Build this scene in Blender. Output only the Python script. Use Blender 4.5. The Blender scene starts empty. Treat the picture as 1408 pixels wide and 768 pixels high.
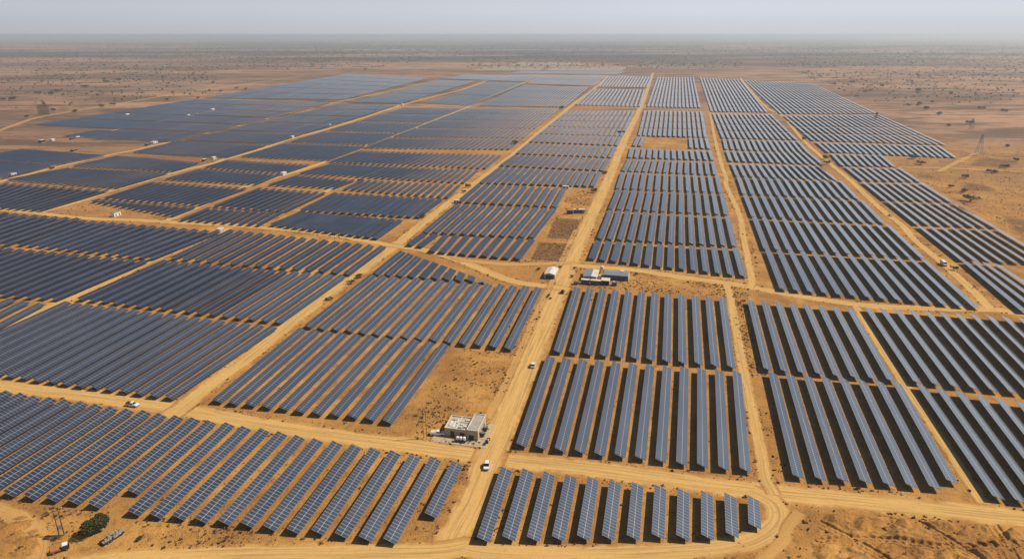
import bpy, math, random
import numpy as np
from mathutils import noise as mnoise, Vector
R = math.radians
random.seed(7); rng = np.random.default_rng(7)
scene = bpy.context.scene
C = scene.collection

# ------------------------------------------------------------------ camera
F_PX, CX, CY, HOR, CAM_H = 939.0, 704.0, 384.0, 48.0, 140.0      # focal length and horizon in photo pixels (1408 x 768)
PITCH = math.atan2(CY - HOR, F_PX)
cam_d = bpy.data.cameras.new('camera'); cam = bpy.data.objects.new('camera', cam_d); C.objects.link(cam)
cam_d.sensor_width = 36.0; cam_d.lens = 36.0 * F_PX / 1408.0
cam_d.clip_start = 1.0; cam_d.clip_end = 200000.0
cam.location = (0, 0, CAM_H); cam.rotation_euler = (math.pi / 2 - PITCH, 0, 0)
scene.camera = cam
# ------------------------------------------------------------------ sky, sun, exposure
SUN_EL, SUN_AZ = 47.0, 83.0            # azimuth clockwise from +Y (view direction): sun on the right
world = bpy.data.worlds.new('World'); scene.world = world; world.use_nodes = True
wn = world.node_tree; wn.nodes.clear()
wo = wn.nodes.new('ShaderNodeOutputWorld'); bg = wn.nodes.new('ShaderNodeBackground')
sky = wn.nodes.new('ShaderNodeTexSky'); sky.sky_type = 'NISHITA'; sky.sun_disc = False
sky.sun_elevation = R(SUN_EL); sky.sun_rotation = R(SUN_AZ)
sky.altitude = 0; sky.air_density = 1.0; sky.dust_density = 1.0; sky.ozone_density = 2.5
bg.inputs['Strength'].default_value = 0.05
# dust-laden air: the low sky pales towards the horizon, whatever way one looks
wg = wn.nodes.new('ShaderNodeTexCoord'); wsx = wn.nodes.new('ShaderNodeSeparateXYZ'); wn.links.new(wg.outputs['Generated'], wsx.inputs[0])
wmr = wn.nodes.new('ShaderNodeMapRange'); wmr.interpolation_type = 'SMOOTHERSTEP'; wn.links.new(wsx.outputs[2], wmr.inputs[0])
wmr.inputs[1].default_value = -0.02; wmr.inputs[2].default_value = 0.36; wmr.inputs[3].default_value = 0.92; wmr.inputs[4].default_value = 0.0
wmx = wn.nodes.new('ShaderNodeMix'); wmx.data_type = 'RGBA'; wn.links.new(wmr.outputs[0], wmx.inputs[0]); wn.links.new(sky.outputs[0], wmx.inputs[6])
wel = wn.nodes.new('ShaderNodeMapRange'); wn.links.new(wsx.outputs[2], wel.inputs[0]); wel.inputs[1].default_value = 0.0; wel.inputs[2].default_value = 0.03
wcm = wn.nodes.new('ShaderNodeMix'); wcm.data_type = 'RGBA'; wn.links.new(wel.outputs[0], wcm.inputs[0])
wcm.inputs[6].default_value = (12.0, 12.2, 12.9, 1.0); wcm.inputs[7].default_value = (13.4, 14.1, 15.8, 1.0)
waz = wn.nodes.new('ShaderNodeMapRange'); wn.links.new(wsx.outputs[0], waz.inputs[0])        # brighter towards the sun's side
waz.inputs[1].default_value = -0.65; waz.inputs[2].default_value = 0.25; waz.inputs[3].default_value = 0.80; waz.inputs[4].default_value = 1.04
wsc = wn.nodes.new('ShaderNodeVectorMath'); wsc.operation = 'SCALE'; wn.links.new(wcm.outputs[2], wsc.inputs[0]); wn.links.new(waz.outputs[0], wsc.inputs[3])
wn.links.new(wsc.outputs[0], wmx.inputs[7])
wn.links.new(wmx.outputs[2], bg.inputs[0]); wn.links.new(bg.outputs[0], wo.inputs[0])
sd = bpy.data.lights.new('sun', 'SUN'); sun = bpy.data.objects.new('sun', sd); C.objects.link(sun)
sd.energy = 5.0; sd.angle = R(0.5); sd.color = (1.0, 0.90, 0.76)
sdir = Vector((math.sin(R(SUN_AZ)) * math.cos(R(SUN_EL)), math.cos(R(SUN_AZ)) * math.cos(R(SUN_EL)), math.sin(R(SUN_EL))))
sun.rotation_euler = (-sdir).to_track_quat('-Z', 'Y').to_euler(); sun.location = (0, 0, 500)
vs = scene.view_settings
vs.view_transform = 'Standard'; vs.look = 'None'; vs.gamma = 1.0; vs.use_curve_mapping = False
vs.exposure = 0.0
scene.render.engine = 'CYCLES'
scene.cycles.max_bounces = 6; scene.cycles.volume_bounces = 3
HEAD = R(12.9)                          # heading of the panel rows, clockwise from +Y

# ------------------------------------------------------------------ photo pixel -> ground
def G(px, py, z=0.0):
    x, y = px - CX, py - CY
    fw = F_PX * math.cos(PITCH) - y * math.sin(PITCH); dn = y * math.cos(PITCH) + F_PX * math.sin(PITCH)
    t = (CAM_H - z) / dn
    return np.array([x * t, fw * t])
def PX(x, y, z):                         # world -> photo pixel
    dz = CAM_H - z
    d = y * math.cos(PITCH) + dz * math.sin(PITCH); v = dz * math.cos(PITCH) - y * math.sin(PITCH)
    return CX + F_PX * x / d, CY + F_PX * v / d, d

# ------------------------------------------------------------------ nodes and materials
class NT:
    def __init__(s, tree): s.t = tree; s.t.nodes.clear()
    def n(s, typ, **kw):
        nd = s.t.nodes.new(typ)
        for k, v in kw.items(): setattr(nd, k, v)
        return nd
    def l(s, a, b): s.t.links.new(a, b)
    def val(s, sock, v):
        if isinstance(v, bpy.types.NodeSocket): s.l(v, sock)
        else: sock.default_value = v
    def math(s, op, a, b=None, c=None, clamp=False):
        nd = s.n('ShaderNodeMath', operation=op, use_clamp=clamp); s.val(nd.inputs[0], a)
        if b is not None: s.val(nd.inputs[1], b)
        if c is not None: s.val(nd.inputs[2], c)
        return nd.outputs[0]
    def mix(s, fac, a, b, blend='MIX'):
        nd = s.n('ShaderNodeMix', data_type='RGBA', blend_type=blend)
        s.val(nd.inputs[0], fac)
        for sock, v in ((nd.inputs[6], a), (nd.inputs[7], b)):
            s.val(sock, v if isinstance(v, bpy.types.NodeSocket) else (*v, 1.0))
        return nd.outputs[2]
    def noise(s, vec, scale, detail=4.0, rough=0.55, dist=0.0):
        nd = s.n('ShaderNodeTexNoise'); nd.inputs['Scale'].default_value = scale; nd.inputs['Detail'].default_value = detail
        nd.inputs['Roughness'].default_value = rough; nd.inputs['Distortion'].default_value = dist
        if vec is not None: s.l(vec, nd.inputs['Vector'])
        return nd.outputs[0]
    def ramp(s, v, lo, hi):
        nd = s.n('ShaderNodeMapRange', interpolation_type='SMOOTHSTEP'); s.val(nd.inputs[0], v)
        nd.inputs[1].default_value = lo; nd.inputs[2].default_value = hi
        return nd.outputs[0]
    def scalev(s, vec, v3):
        nd = s.n('ShaderNodeVectorMath', operation='MULTIPLY'); s.l(vec, nd.inputs[0]); nd.inputs[1].default_value = v3
        return nd.outputs[0]
    def bump(s, h, strength, dist):
        nd = s.n('ShaderNodeBump'); nd.inputs['Strength'].default_value = strength; nd.inputs['Distance'].default_value = dist
        s.l(h, nd.inputs['Height']); return nd.outputs[0]
def new_mat(name):
    m = bpy.data.materials.new(name); m.use_nodes = True
    t = NT(m.node_tree); o = t.n('ShaderNodeOutputMaterial'); b = t.n('ShaderNodeBsdfPrincipled'); t.l(b.outputs[0], o.inputs[0])
    return m, t, b
def simple(name, col, rough=0.6, metal=0.0, var=0.25, scale=0.8, spec=0.4, dirt=None):
    """Painted or raw surface with worn, uneven tone."""
    m, t, b = new_mat(name)
    tc = t.n('ShaderNodeTexCoord').outputs['Object']
    n = t.noise(tc, scale, 5, 0.6); n2 = t.noise(tc, scale * 7, 3)
    f = t.math('ADD', t.math('MULTIPLY', n, 0.7), t.math('MULTIPLY', n2, 0.3))
    col2 = dirt or tuple(c * (1 - var) for c in col)
    t.l(t.mix(t.ramp(f, 0.38, 0.68), col, col2), b.inputs['Base Color'])
    b.inputs['Roughness'].default_value = rough; b.inputs['Metallic'].default_value = metal; b.inputs['Specular IOR Level'].default_value = spec
    return m

# soil shared by the ground, the tracks and the mounds: one group driven by world position
soil = bpy.data.node_groups.new('soil', 'ShaderNodeTree')
soil.interface.new_socket('Color', in_out='OUTPUT', socket_type='NodeSocketColor')
soil.interface.new_socket('Height', in_out='OUTPUT', socket_type='NodeSocketFloat')
t = NT(soil); go = t.n('NodeGroupOutput')
pos = t.n('ShaderNodeNewGeometry').outputs['Position']
big = t.noise(pos, 0.004, 4, 0.6); mid = t.noise(pos, 0.035, 6, 0.62, 0.6); fine = t.noise(pos, 0.22, 7, 0.72, 0.5); grit = t.noise(pos, 1.8, 3, 0.6)
near = t.mix(t.ramp(mid, 0.33, 0.66), (0.60, 0.320, 0.085), (0.34, 0.160, 0.044))
near = t.mix(t.ramp(big, 0.40, 0.65), near, (0.44, 0.213, 0.060))
near = t.mix(t.math('MULTIPLY', t.ramp(fine, 0.48, 0.68), 0.62), near, (0.235, 0.120, 0.045))
near = t.mix(t.math('MULTIPLY', t.ramp(grit, 0.55, 0.70), 0.6), near, (0.15, 0.08, 0.035))
patch = t.ramp(t.noise(pos, 0.022, 5, 0.68, 1.0), 0.50, 0.62)
near = t.mix(t.math('MULTIPLY', patch, t.math('MULTIPLY', t.ramp(grit, 0.46, 0.60), 0.55)), near, (0.155, 0.085, 0.036))
near = t.mix(t.math('MULTIPLY', t.ramp(grit, 0.42, 0.28), 0.4), near, (0.56, 0.35, 0.15))
sep = t.n('ShaderNodeSeparateXYZ'); t.l(pos, sep.inputs[0])
# pinkish plain outside the farm, thin dry scrub turning denser away from it
st = t.scalev(pos, (0.0005, 0.0016, 0.001)); bands = t.noise(st, 1.0, 7, 0.62, 0.4)
st2 = t.scalev(pos, (0.004, 0.012, 0.01)); specks = t.noise(st2, 1.0, 8, 0.72, 0.3)
far = t.mix(t.ramp(bands, 0.38, 0.62), (0.43, 0.245, 0.14), (0.185, 0.11, 0.074))
far = t.mix(t.math('MULTIPLY', t.ramp(specks, 0.47, 0.57), 0.8), far, (0.105, 0.068, 0.048))
speck3 = t.noise(t.scalev(pos, (0.016, 0.045, 0.03)), 1.0, 6, 0.7, 0.5)
far = t.mix(t.math('MULTIPLY', t.ramp(speck3, 0.50, 0.60), 0.6), far, (0.11, 0.072, 0.05))
wob = t.math('ADD', sep.outputs[1], t.math('MULTIPLY', t.math('SUBTRACT', bands, 0.5), 3000.0))
lowb = t.noise(t.scalev(pos, (0.00006, 0.00032, 0.001)), 1.0, 7, 0.66, 0.3)
veg = t.math('MULTIPLY', t.ramp(wob, 2600.0, 5600.0), t.ramp(t.math('ADD', t.math('MULTIPLY', lowb, 0.65), t.math('MULTIPLY', bands, 0.35)), 0.465, 0.525))
far = t.mix(t.math('MULTIPLY', veg, 0.95), far, (0.032, 0.036, 0.032))
dist = t.math('ADD', sep.outputs[1], t.math('MULTIPLY', t.math('ABSOLUTE', t.math('SUBTRACT', sep.outputs[0], 100.0)), 1.5))
zone = t.ramp(t.math('ADD', dist, t.math('MULTIPLY', t.math('SUBTRACT', big, 0.5), 900.0)), 900.0, 2100.0)
t.l(t.mix(zone, near, far), go.inputs['Color'])
t.l(t.math('ADD', t.math('MULTIPLY', fine, 0.7), t.math('MULTIPLY', grit, 0.3)), go.inputs['Height'])

def soil_nodes(t):
    g = t.n('ShaderNodeGroup'); g.node_tree = soil; return g.outputs['Color'], g.outputs['Height']
m_ground, t, b = new_mat('desert_soil')
c_, h_ = soil_nodes(t); t.l(c_, b.inputs['Base Color']); t.l(t.bump(h_, 1.0, 1.1), b.inputs['Normal'])
b.inputs['Roughness'].default_value = 0.95; b.inputs['Specular IOR Level'].default_value = 0.1

def track_mat(name, tone, strength):
    m, t, b = new_mat(name)
    c_, h_ = soil_nodes(t)
    uv = t.n('ShaderNodeUVMap'); uv.uv_map = 'UVMap'
    s = t.n('ShaderNodeSeparateXYZ'); t.l(uv.outputs[0], s.inputs[0])
    pos = t.n('ShaderNodeNewGeometry').outputs['Position']
    n1 = t.noise(pos, 0.16, 5, 0.65); n2 = t.noise(pos, 0.7, 4)
    e = t.math('ABSOLUTE', s.outputs[1])                              # 0 centre, 1 edge of the strip
    e2 = t.math('ADD', e, t.math('MULTIPLY', t.math('SUBTRACT', n1, 0.5), 1.1))
    mask = t.math('MULTIPLY', t.ramp(e2, 0.92, 0.55), strength)
    vx = t.n('ShaderNodeCombineXYZ'); t.l(t.math('MULTIPLY', s.outputs[0], 0.02), vx.inputs[0]); t.l(t.math('MULTIPLY', s.outputs[1], 5.0), vx.inputs[1])
    ruts = t.noise(vx.outputs[0], 1.4, 4, 0.7, 0.8)
    road = t.mix(t.ramp(ruts, 0.42, 0.68), tone, tuple(c * 0.62 for c in tone))
    road = t.mix(t.math('MULTIPLY', t.ramp(n2, 0.52, 0.72), 0.4), road, tuple(c * 0.55 for c in tone))
    t.l(t.mix(mask, c_, road), b.inputs['Base Color'])
    hh = t.math('ADD', t.math('MULTIPLY', h_, 0.5), t.math('MULTIPLY', ruts, 0.35))
    t.l(t.bump(hh, 0.7, 0.4), b.inputs['Normal'])
    b.inputs['Roughness'].default_value = 0.95; b.inputs['Specular IOR Level'].default_value = 0.1
    return m
m_track = track_mat('graded_sand_track', (0.66, 0.405, 0.140), 0.92)
m_track_faint = track_mat('worn_sand_track', (0.62, 0.37, 0.125), 0.65)

m_scrubfield, t, b = new_mat('dry_brush_soil')
c_, h_ = soil_nodes(t); pos = t.n('ShaderNodeNewGeometry').outputs['Position']
v = t.noise(pos, 0.9, 5, 0.75); v2 = t.noise(pos, 0.12, 4)
uv = t.n('ShaderNodeUVMap'); uv.uv_map = 'UVMap'; s = t.n('ShaderNodeSeparateXYZ'); t.l(uv.outputs[0], s.inputs[0])
ed = t.math('MINIMUM', t.math('MINIMUM', s.outputs[0], t.math('SUBTRACT', 1.0, s.outputs[0])), t.math('MINIMUM', s.outputs[1], t.math('SUBTRACT', 1.0, s.outputs[1])))
ed = t.ramp(t.math('ADD', ed, t.math('MULTIPLY', t.math('SUBTRACT', v2, 0.5), 0.18)), 0.0, 0.08)
t.l(t.mix(ed, c_, t.mix(t.ramp(v, 0.42, 0.64), (0.31, 0.16, 0.065), (0.13, 0.068, 0.032))), b.inputs['Base Color'])
t.l(t.bump(v, 1.0, 0.5), b.inputs['Normal']); b.inputs['Roughness'].default_value = 1.0; b.inputs['Specular IOR Level'].default_value = 0.05

m_scrubplain, t, b = new_mat('thin_brush_soil')
c_, h_ = soil_nodes(t); pos = t.n('ShaderNodeNewGeometry').outputs['Position']
v = t.noise(t.scalev(pos, (0.05, 0.12, 0.1)), 1.0, 6, 0.75); v2 = t.noise(t.scalev(pos, (0.008, 0.02, 0.02)), 1.0, 5, 0.6)
uv = t.n('ShaderNodeUVMap'); uv.uv_map = 'UVMap'; s = t.n('ShaderNodeSeparateXYZ'); t.l(uv.outputs[0], s.inputs[0])
ed = t.math('MINIMUM', t.math('MINIMUM', s.outputs[0], t.math('SUBTRACT', 1.0, s.outputs[0])), t.math('MINIMUM', s.outputs[1], t.math('SUBTRACT', 1.0, s.outputs[1])))
ed = t.math('MULTIPLY', t.ramp(t.math('ADD', ed, t.math('MULTIPLY', t.math('SUBTRACT', v2, 0.55), 0.9)), 0.02, 0.30), t.ramp(v, 0.30, 0.55))
t.l(t.mix(t.math('MULTIPLY', ed, 0.85), c_, (0.13, 0.078, 0.045)), b.inputs['Base Color']); b.inputs['Roughness'].default_value = 1.0; b.inputs['Specular IOR Level'].default_value = 0.05

# photovoltaic glass: UV u in metres along the row, v in modules across it; glass coat over dusty cells
MOD = 1.4
def panel_mat(name, grid):
    m, t, b = new_mat(name)
    uv = t.n('ShaderNodeUVMap'); uv.uv_map = 'UVMap'; s = t.n('ShaderNodeSeparateXYZ'); t.l(uv.outputs[0], s.inputs[0])
    pos = t.n('ShaderNodeNewGeometry').outputs['Position']; dust = t.noise(pos, 0.05, 4, 0.6)
    rown = t.n('ShaderNodeTexWhiteNoise', noise_dimensions='1D'); t.l(t.math('FLOOR', t.math('DIVIDE', s.outputs[0], MOD * 400)), rown.inputs['W'])
    if grid:
        fu = t.math('FRACT', t.math('DIVIDE', s.outputs[0], MOD)); du = t.math('MULTIPLY', t.math('MINIMUM', fu, t.math('SUBTRACT', 1.0, fu)), MOD)
        fv = t.math('FRACT', s.outputs[1]); dv = t.math('MULTIPLY', t.math('MINIMUM', fv, t.math('SUBTRACT', 1.0, fv)), 2.0)
        cell = t.n('ShaderNodeTexWhiteNoise', noise_dimensions='2D'); cv = t.n('ShaderNodeCombineXYZ')
        t.l(t.math('FLOOR', t.math('DIVIDE', s.outputs[0], MOD)), cv.inputs[0]); t.l(t.math('FLOOR', s.outputs[1]), cv.inputs[1]); t.l(cv.outputs[0], cell.inputs['Vector'])
        mixf = t.math('ADD', t.math('MULTIPLY', cell.outputs[0], 0.5), t.math('MULTIPLY', rown.outputs[0], 0.5))
    else: mixf = rown.outputs[0]
    base = t.mix(mixf, (0.0045, 0.008, 0.021), (0.012, 0.019, 0.040) if grid else (0.016, 0.023, 0.044))
    base = t.mix(t.math('MULTIPLY', t.ramp(dust, 0.40, 0.70), 0.05), base, (0.26, 0.20, 0.14))
    if grid:
        line = t.math('MAXIMUM', t.ramp(du, 0.095, 0.05), t.math('MULTIPLY', t.ramp(dv, 0.06, 0.02), 0.6))
        base = t.mix(line, base, (0.29, 0.325, 0.37))
    t.l(base, b.inputs['Base Color'])
    b.inputs['IOR'].default_value = 2.1; b.inputs['Specular Tint'].default_value = (0.74, 0.86, 1.0, 1)
    t.l(t.math('ADD', 0.36, t.math('MULTIPLY', dust, 0.10)), b.inputs['Roughness'])
    b.inputs['Coat Weight'].default_value = 1.0; b.inputs['Coat Roughness'].default_value = 0.08; b.inputs['Coat IOR'].default_value = 1.62
    return m
m_panel = panel_mat('photovoltaic_glass', True); m_panelfar = panel_mat('photovoltaic_glass_plain', False)
m_back = simple('panel_backsheet', (0.05, 0.05, 0.055), 0.7)
m_alu = simple('aluminium_rail', (0.70, 0.71, 0.72), 0.45, 0.3, 0.12)
m_steel = simple('galvanised_steel', (0.30, 0.31, 0.31), 0.5, 0.6, 0.2)

m_white = simple('white_paint', (0.72, 0.71, 0.68), 0.45, 0, 0.2, dirt=(0.55, 0.49, 0.40))
m_whitecar = simple('white_car_paint', (0.80, 0.80, 0.79), 0.25, 0, 0.08, spec=0.6)
m_dark = simple('dark_metal', (0.035, 0.037, 0.04), 0.5, 0, 0.4)
m_glass = simple('tinted_glass', (0.012, 0.016, 0.02), 0.08, 0, 0.1, spec=0.7)
m_rubber = simple('rubber', (0.02, 0.02, 0.02), 0.85, 0, 0.3)
m_blue = simple('blue_grey_sheet', (0.25, 0.30, 0.34), 0.4, 0.2, 0.15)
m_bluedark = simple('blue_steel', (0.06, 0.10, 0.17), 0.45, 0.1, 0.25)
m_wall = simple('sandy_render', (0.46, 0.38, 0.27), 0.9, 0, 0.25, 0.5)
m_wallpale = simple('pale_render', (0.62, 0.57, 0.48), 0.9, 0, 0.2, 0.5)
m_roof = simple('dusty_roof_slab', (0.52, 0.48, 0.40), 0.9, 0, 0.35, 0.7)
m_sheet = simple('corrugated_roof_sheet', (0.48, 0.44, 0.36), 0.6, 0.1, 0.25, 0.5)
m_concrete = simple('concrete_pad', (0.50, 0.38, 0.23), 0.9, 0, 0.25)
m_orange = simple('orange_paint', (0.50, 0.19, 0.05), 0.5, 0, 0.25)
m_red = simple('red_paint', (0.45, 0.06, 0.03), 0.4, 0, 0.2)
m_rust = simple('rusty_steel', (0.20, 0.12, 0.07), 0.85, 0.2, 0.4)
m_wood = simple('weathered_pole', (0.10, 0.075, 0.05), 0.9, 0, 0.3)
m_tan = simple('tan_paint', (0.45, 0.34, 0.21), 0.6, 0, 0.2)
def leaf_mat(name, a, bcol, scale=0.5):
    m, t, b = new_mat(name); pos = t.n('ShaderNodeTexCoord').outputs['Object']
    wnz = t.noise(pos, scale, 4, 0.7)
    t.l(t.mix(t.ramp(wnz, 0.35, 0.65), a, bcol), b.inputs['Base Color'])
    b.inputs['Roughness'].default_value = 0.9; b.inputs['Specular IOR Level'].default_value = 0.1
    return m
m_leaf = leaf_mat('thorn_tree_leaves', (0.050, 0.058, 0.022), (0.095, 0.095, 0.038))
m_leafdry = leaf_mat('dry_bush_leaves', (0.075, 0.058, 0.030), (0.13, 0.10, 0.055))
m_scrub = leaf_mat('dry_scrub', (0.10, 0.058, 0.026), (0.21, 0.125, 0.055), 0.2)
m_fartree = leaf_mat('far_acacia_leaves', (0.055, 0.058, 0.032), (0.085, 0.078, 0.045), 0.01)
m_bark = simple('bark', (0.12, 0.085, 0.055), 0.9, 0, 0.3)

# ------------------------------------------------------------------ mesh helpers
class MB:
    """Collects boxes, bars and cards, then links them as ONE mesh object."""
    def __init__(s): s.v = []; s.f = []; s.uv = []
    def poly(s, pts, uvs=None):
        i = len(s.v); s.v += [tuple(p) for p in pts]; s.f.append(tuple(range(i, i + len(pts))))
        s.uv += list(uvs) if uvs else [(0, 0)] * len(pts)
    def hexa(s, p, uvtop=None):          # p: 4 bottom, 4 top corners, counter-clockwise from above
        i = len(s.v); s.v += [tuple(q) for q in p]
        for k, f in enumerate(((3, 2, 1, 0), (4, 5, 6, 7), (0, 1, 5, 4), (1, 2, 6, 5), (2, 3, 7, 6), (3, 0, 4, 7))):
            s.f.append(tuple(i + j for j in f)); s.uv += uvtop if (k == 1 and uvtop) else [(0.5, 0.5)] * 4
    def box(s, x0, x1, y0, y1, z0, z1):
        s.hexa([(x0, y0, z0), (x1, y0, z0), (x1, y1, z0), (x0, y1, z0), (x0, y0, z1), (x1, y0, z1), (x1, y1, z1), (x0, y1, z1)])
    def bar(s, a, b, r0, r1=None, n=6):
        a, b = Vector(a), Vector(b); r1 = r0 if r1 is None else r1
        d = (b - a).normalized(); u = d.orthogonal().normalized(); w = d.cross(u); i = len(s.v)
        for p, r in ((a, r0), (b, r1)):
            for k in range(n):
                q = p + (u * math.cos(2 * math.pi * k / n) + w * math.sin(2 * math.pi * k / n)) * r; s.v.append(tuple(q))
        for k in range(n):
            s.f.append((i + k, i + (k + 1) % n, i + n + (k + 1) % n, i + n + k)); s.uv += [(0, 0)] * 4
        s.f.append(tuple(i + k for k in reversed(range(n)))); s.uv += [(0, 0)] * n
        s.f.append(tuple(i + n + k for k in range(n))); s.uv += [(0, 0)] * n
    def mesh(s, name, mat):
        me = bpy.data.meshes.new(name); me.from_pydata(s.v, [], s.f)
        ul = me.uv_layers.new(name='UVMap'); ul.data.foreach_set('uv', np.array(s.uv, dtype=np.float32).ravel())
        for mm in (mat if isinstance(mat, (list, tuple)) else (mat,)): me.materials.append(mm)
        me.update(); return me
    def build(s, name, mat, parent=None, loc=None):
        return link(name, s.mesh(name, mat), parent, loc)
def link(name, me, parent=None, loc=None):
    o = bpy.data.objects.new(name, me); C.objects.link(o)
    if parent is not None: o.parent = parent
    if loc is not None: o.location = loc
    return o
def tag(o, label=None, cat=None, group=None, kind=None):
    for k, v in (('label', label), ('category', cat), ('group', group), ('kind', kind)):
        if v: o[k] = v
    return o
def empty(name, x, y, rz=0.0, z=0.0):
    o = bpy.data.objects.new(name, None); C.objects.link(o); o.location = (x, y, z); o.rotation_euler = (0, 0, rz); o.empty_display_size = 0.5
    return o
def bevel(o, w=0.04, seg=2):
    m = o.modifiers.new('bevel', 'BEVEL'); m.width = w; m.segments = seg; m.limit_method = 'ANGLE'; return o

# ------------------------------------------------------------------ ground sheet
def steps(lo, hi, near_lo, near_hi, d):
    a = list(np.arange(near_lo, near_hi + d, d)); q = d
    while a[-1] < hi: q *= 1.5; a.append(min(hi, a[-1] + q))
    q = d
    while a[0] > lo: q *= 1.5; a.insert(0, max(lo, a[0] - q))
    return a
xs = steps(-90000, 90000, -1000, 1000, 100); ys = steps(-3000, 90000, 0, 2500, 100)
gm = MB(); nx = len(xs)
gm.v = [(x, y, 0.0) for y in ys for x in xs]
for j in range(len(ys) - 1):
    for i in range(nx - 1):
        gm.f.append((j * nx + i, j * nx + i + 1, (j + 1) * nx + i + 1, (j + 1) * nx + i)); gm.uv += [(0, 0)] * 4
tag(gm.build('ground', m_ground), kind='structure')

# ------------------------------------------------------------------ tracks (photo polylines on the ground)
TRACKS = [  # name, width m, faint?, points
 ('cross_track', 8.5, 0, [(-160, 512), (0, 531), (100, 541), (180, 552), (250, 563), (352, 582), (452, 598), (552, 611), (635, 623), (704, 633), (804, 643), (904, 656), (987, 668), (1056, 676), (1156, 686), (1256, 696), (1408, 713), (1560, 730)]),
 ('main_track', 9.5, 0, [(898, 100), (884, 140), (860, 190), (835, 250), (812, 300), (789, 350), (774, 388), (753, 435), (733, 483), (709, 542), (686, 600), (668, 640), (652, 685), (628, 730), (606, 775), (580, 830)]),
 ('diagonal_track', 8.0, 0, [(228, 574), (250, 560), (300, 521), (352, 483), (400, 443), (470, 391), (545, 336), (590, 300), (640, 262), (700, 217), (750, 175), (790, 142), (818, 121), (836, 105)]),
 ('loop_track', 6.5, 0, [(628, 748), (660, 757), (730, 761), (820, 762), (910, 759), (985, 753), (1037, 741), (1064, 722), (1070, 704), (1060, 688), (1030, 674)]),
 ('bottom_track', 7.0, 0, [(60, 790), (120, 774), (220, 767), (350, 762), (480, 760), (600, 758), (640, 752)]),
 ('left_track', 5.5, 0, [(-80, 486), (0, 453), (67, 422), (110, 405), (200, 363), (300, 320), (316, 313)]),
 ('middle_cross_track', 7.0, 0, [(-60, 282), (0, 288), (50, 293), (117, 300), (170, 302), (250, 306), (352, 312), (452, 322), (532, 336), (585, 344), (635, 359), (704, 386), (760, 394), (782, 398)]),
 ('short_link_track', 5.5, 1, [(622, 352), (642, 358), (704, 363), (792, 361)]),
 ('east_cross_track', 7.0, 0, [(786, 364), (804, 366), (871, 371), (937, 381), (1004, 390), (1056, 399), (1123, 411), (1223, 422), (1356, 425), (1408, 431), (1500, 440)]),
 ('strip_track', 4.0, 0, [(963, 105), (975, 150), (983, 190), (992, 225), (998, 244), (999, 256), (1016, 293), (1023, 329), (1029, 360), (1034, 385), (1030, 396)]),
 ('sandy_strip_track', 4.0, 0, [(1000, 392), (1005, 413), (1014, 462), (1024, 516), (1037, 579), (1047, 622), (1052, 655), (1064, 680)]),
 ('outer_strip_track', 5.0, 0, [(1018, 107), (1049, 143), (1075, 159), (1104, 192), (1133, 218), (1167, 246), (1200, 277), (1218, 293), (1242, 311), (1257, 329), (1299, 364), (1336, 398), (1362, 425)]),
 ('narrow_track', 3.5, 0, [(1176, 420), (1206, 469), (1233, 512), (1289, 595), (1353, 692)]),
 ('farm_track', 7.0, 0, [(46, 294), (109, 277), (157, 261), (200, 249), (233, 239), (291, 225), (309, 219), (355, 206), (400, 191), (455, 176), (506, 160), (551, 145), (600, 132), (636, 123), (669, 111)]),
 ('inner_farm_track', 7.0, 0, [(228, 304), (277, 282), (309, 267), (346, 254), (400, 238), (446, 223), (473, 212), (509, 198), (564, 179), (600, 164), (642, 148), (660, 139), (713, 117), (744, 104)]),
 ('spur_track', 6.0, 0, [(352, 311), (393, 290), (447, 264), (489, 247)]),
 ('west_farm_track', 6.0, 0, [(-60, 266), (0, 250), (73, 231), (146, 214), (182, 207), (200, 203), (271, 186), (328, 173), (364, 164), (400, 155), (471, 139), (528, 127), (564, 119), (602, 110)]),
 ('thin_farm_track', 4.0, 0, [(106, 190), (157, 179), (200, 170), (246, 162), (298, 152)]),
 ('plain_track', 6.0, 1, [(1236, 230), (1304, 231), (1340, 233), (1408, 236), (1480, 238)]),
 ('pylon_track', 6.0, 1, [(1290, 236), (1306, 228), (1337, 213), (1345, 210)]),
 ('west_plain_track', 9.0, 1, [(-30, 190), (20, 172), (60, 160), (150, 145), (240, 130), (420, 104)]),
 ('bottom_left_track', 5.0, 1, [(-40, 690), (10, 704), (40, 722), (52, 748), (40, 790)]),
 ('curved_track', 3.4, 1, [(1100, 704), (1086, 722), (1076, 745), (1050, 768), (1030, 795)]),
 ('verge_track', 3.0, 1, [(792, 316), (776, 350), (758, 390), (738, 430), (716, 480), (694, 530), (670, 575)]),
]
def smooth(pts, n=8):
    P = [G(*p) for p in pts]; P = [2 * P[0] - P[1]] + P + [2 * P[-1] - P[-2]]; out = []
    for k in range(1, len(P) - 2):
        m = max(n, int(np.hypot(*(P[k + 1] - P[k])) / 6)); m = min(m, 60)
        for i in range(m):
            u = i / m; a, b, c, d = P[k - 1:k + 3]
            out.append(0.5 * (2 * b + (c - a) * u + (2 * a - 5 * b + 4 * c - d) * u * u + (3 * b - a - 3 * c + d) * u ** 3))
    out.append(P[-2]); return np.array(out)
TRK = []
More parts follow.
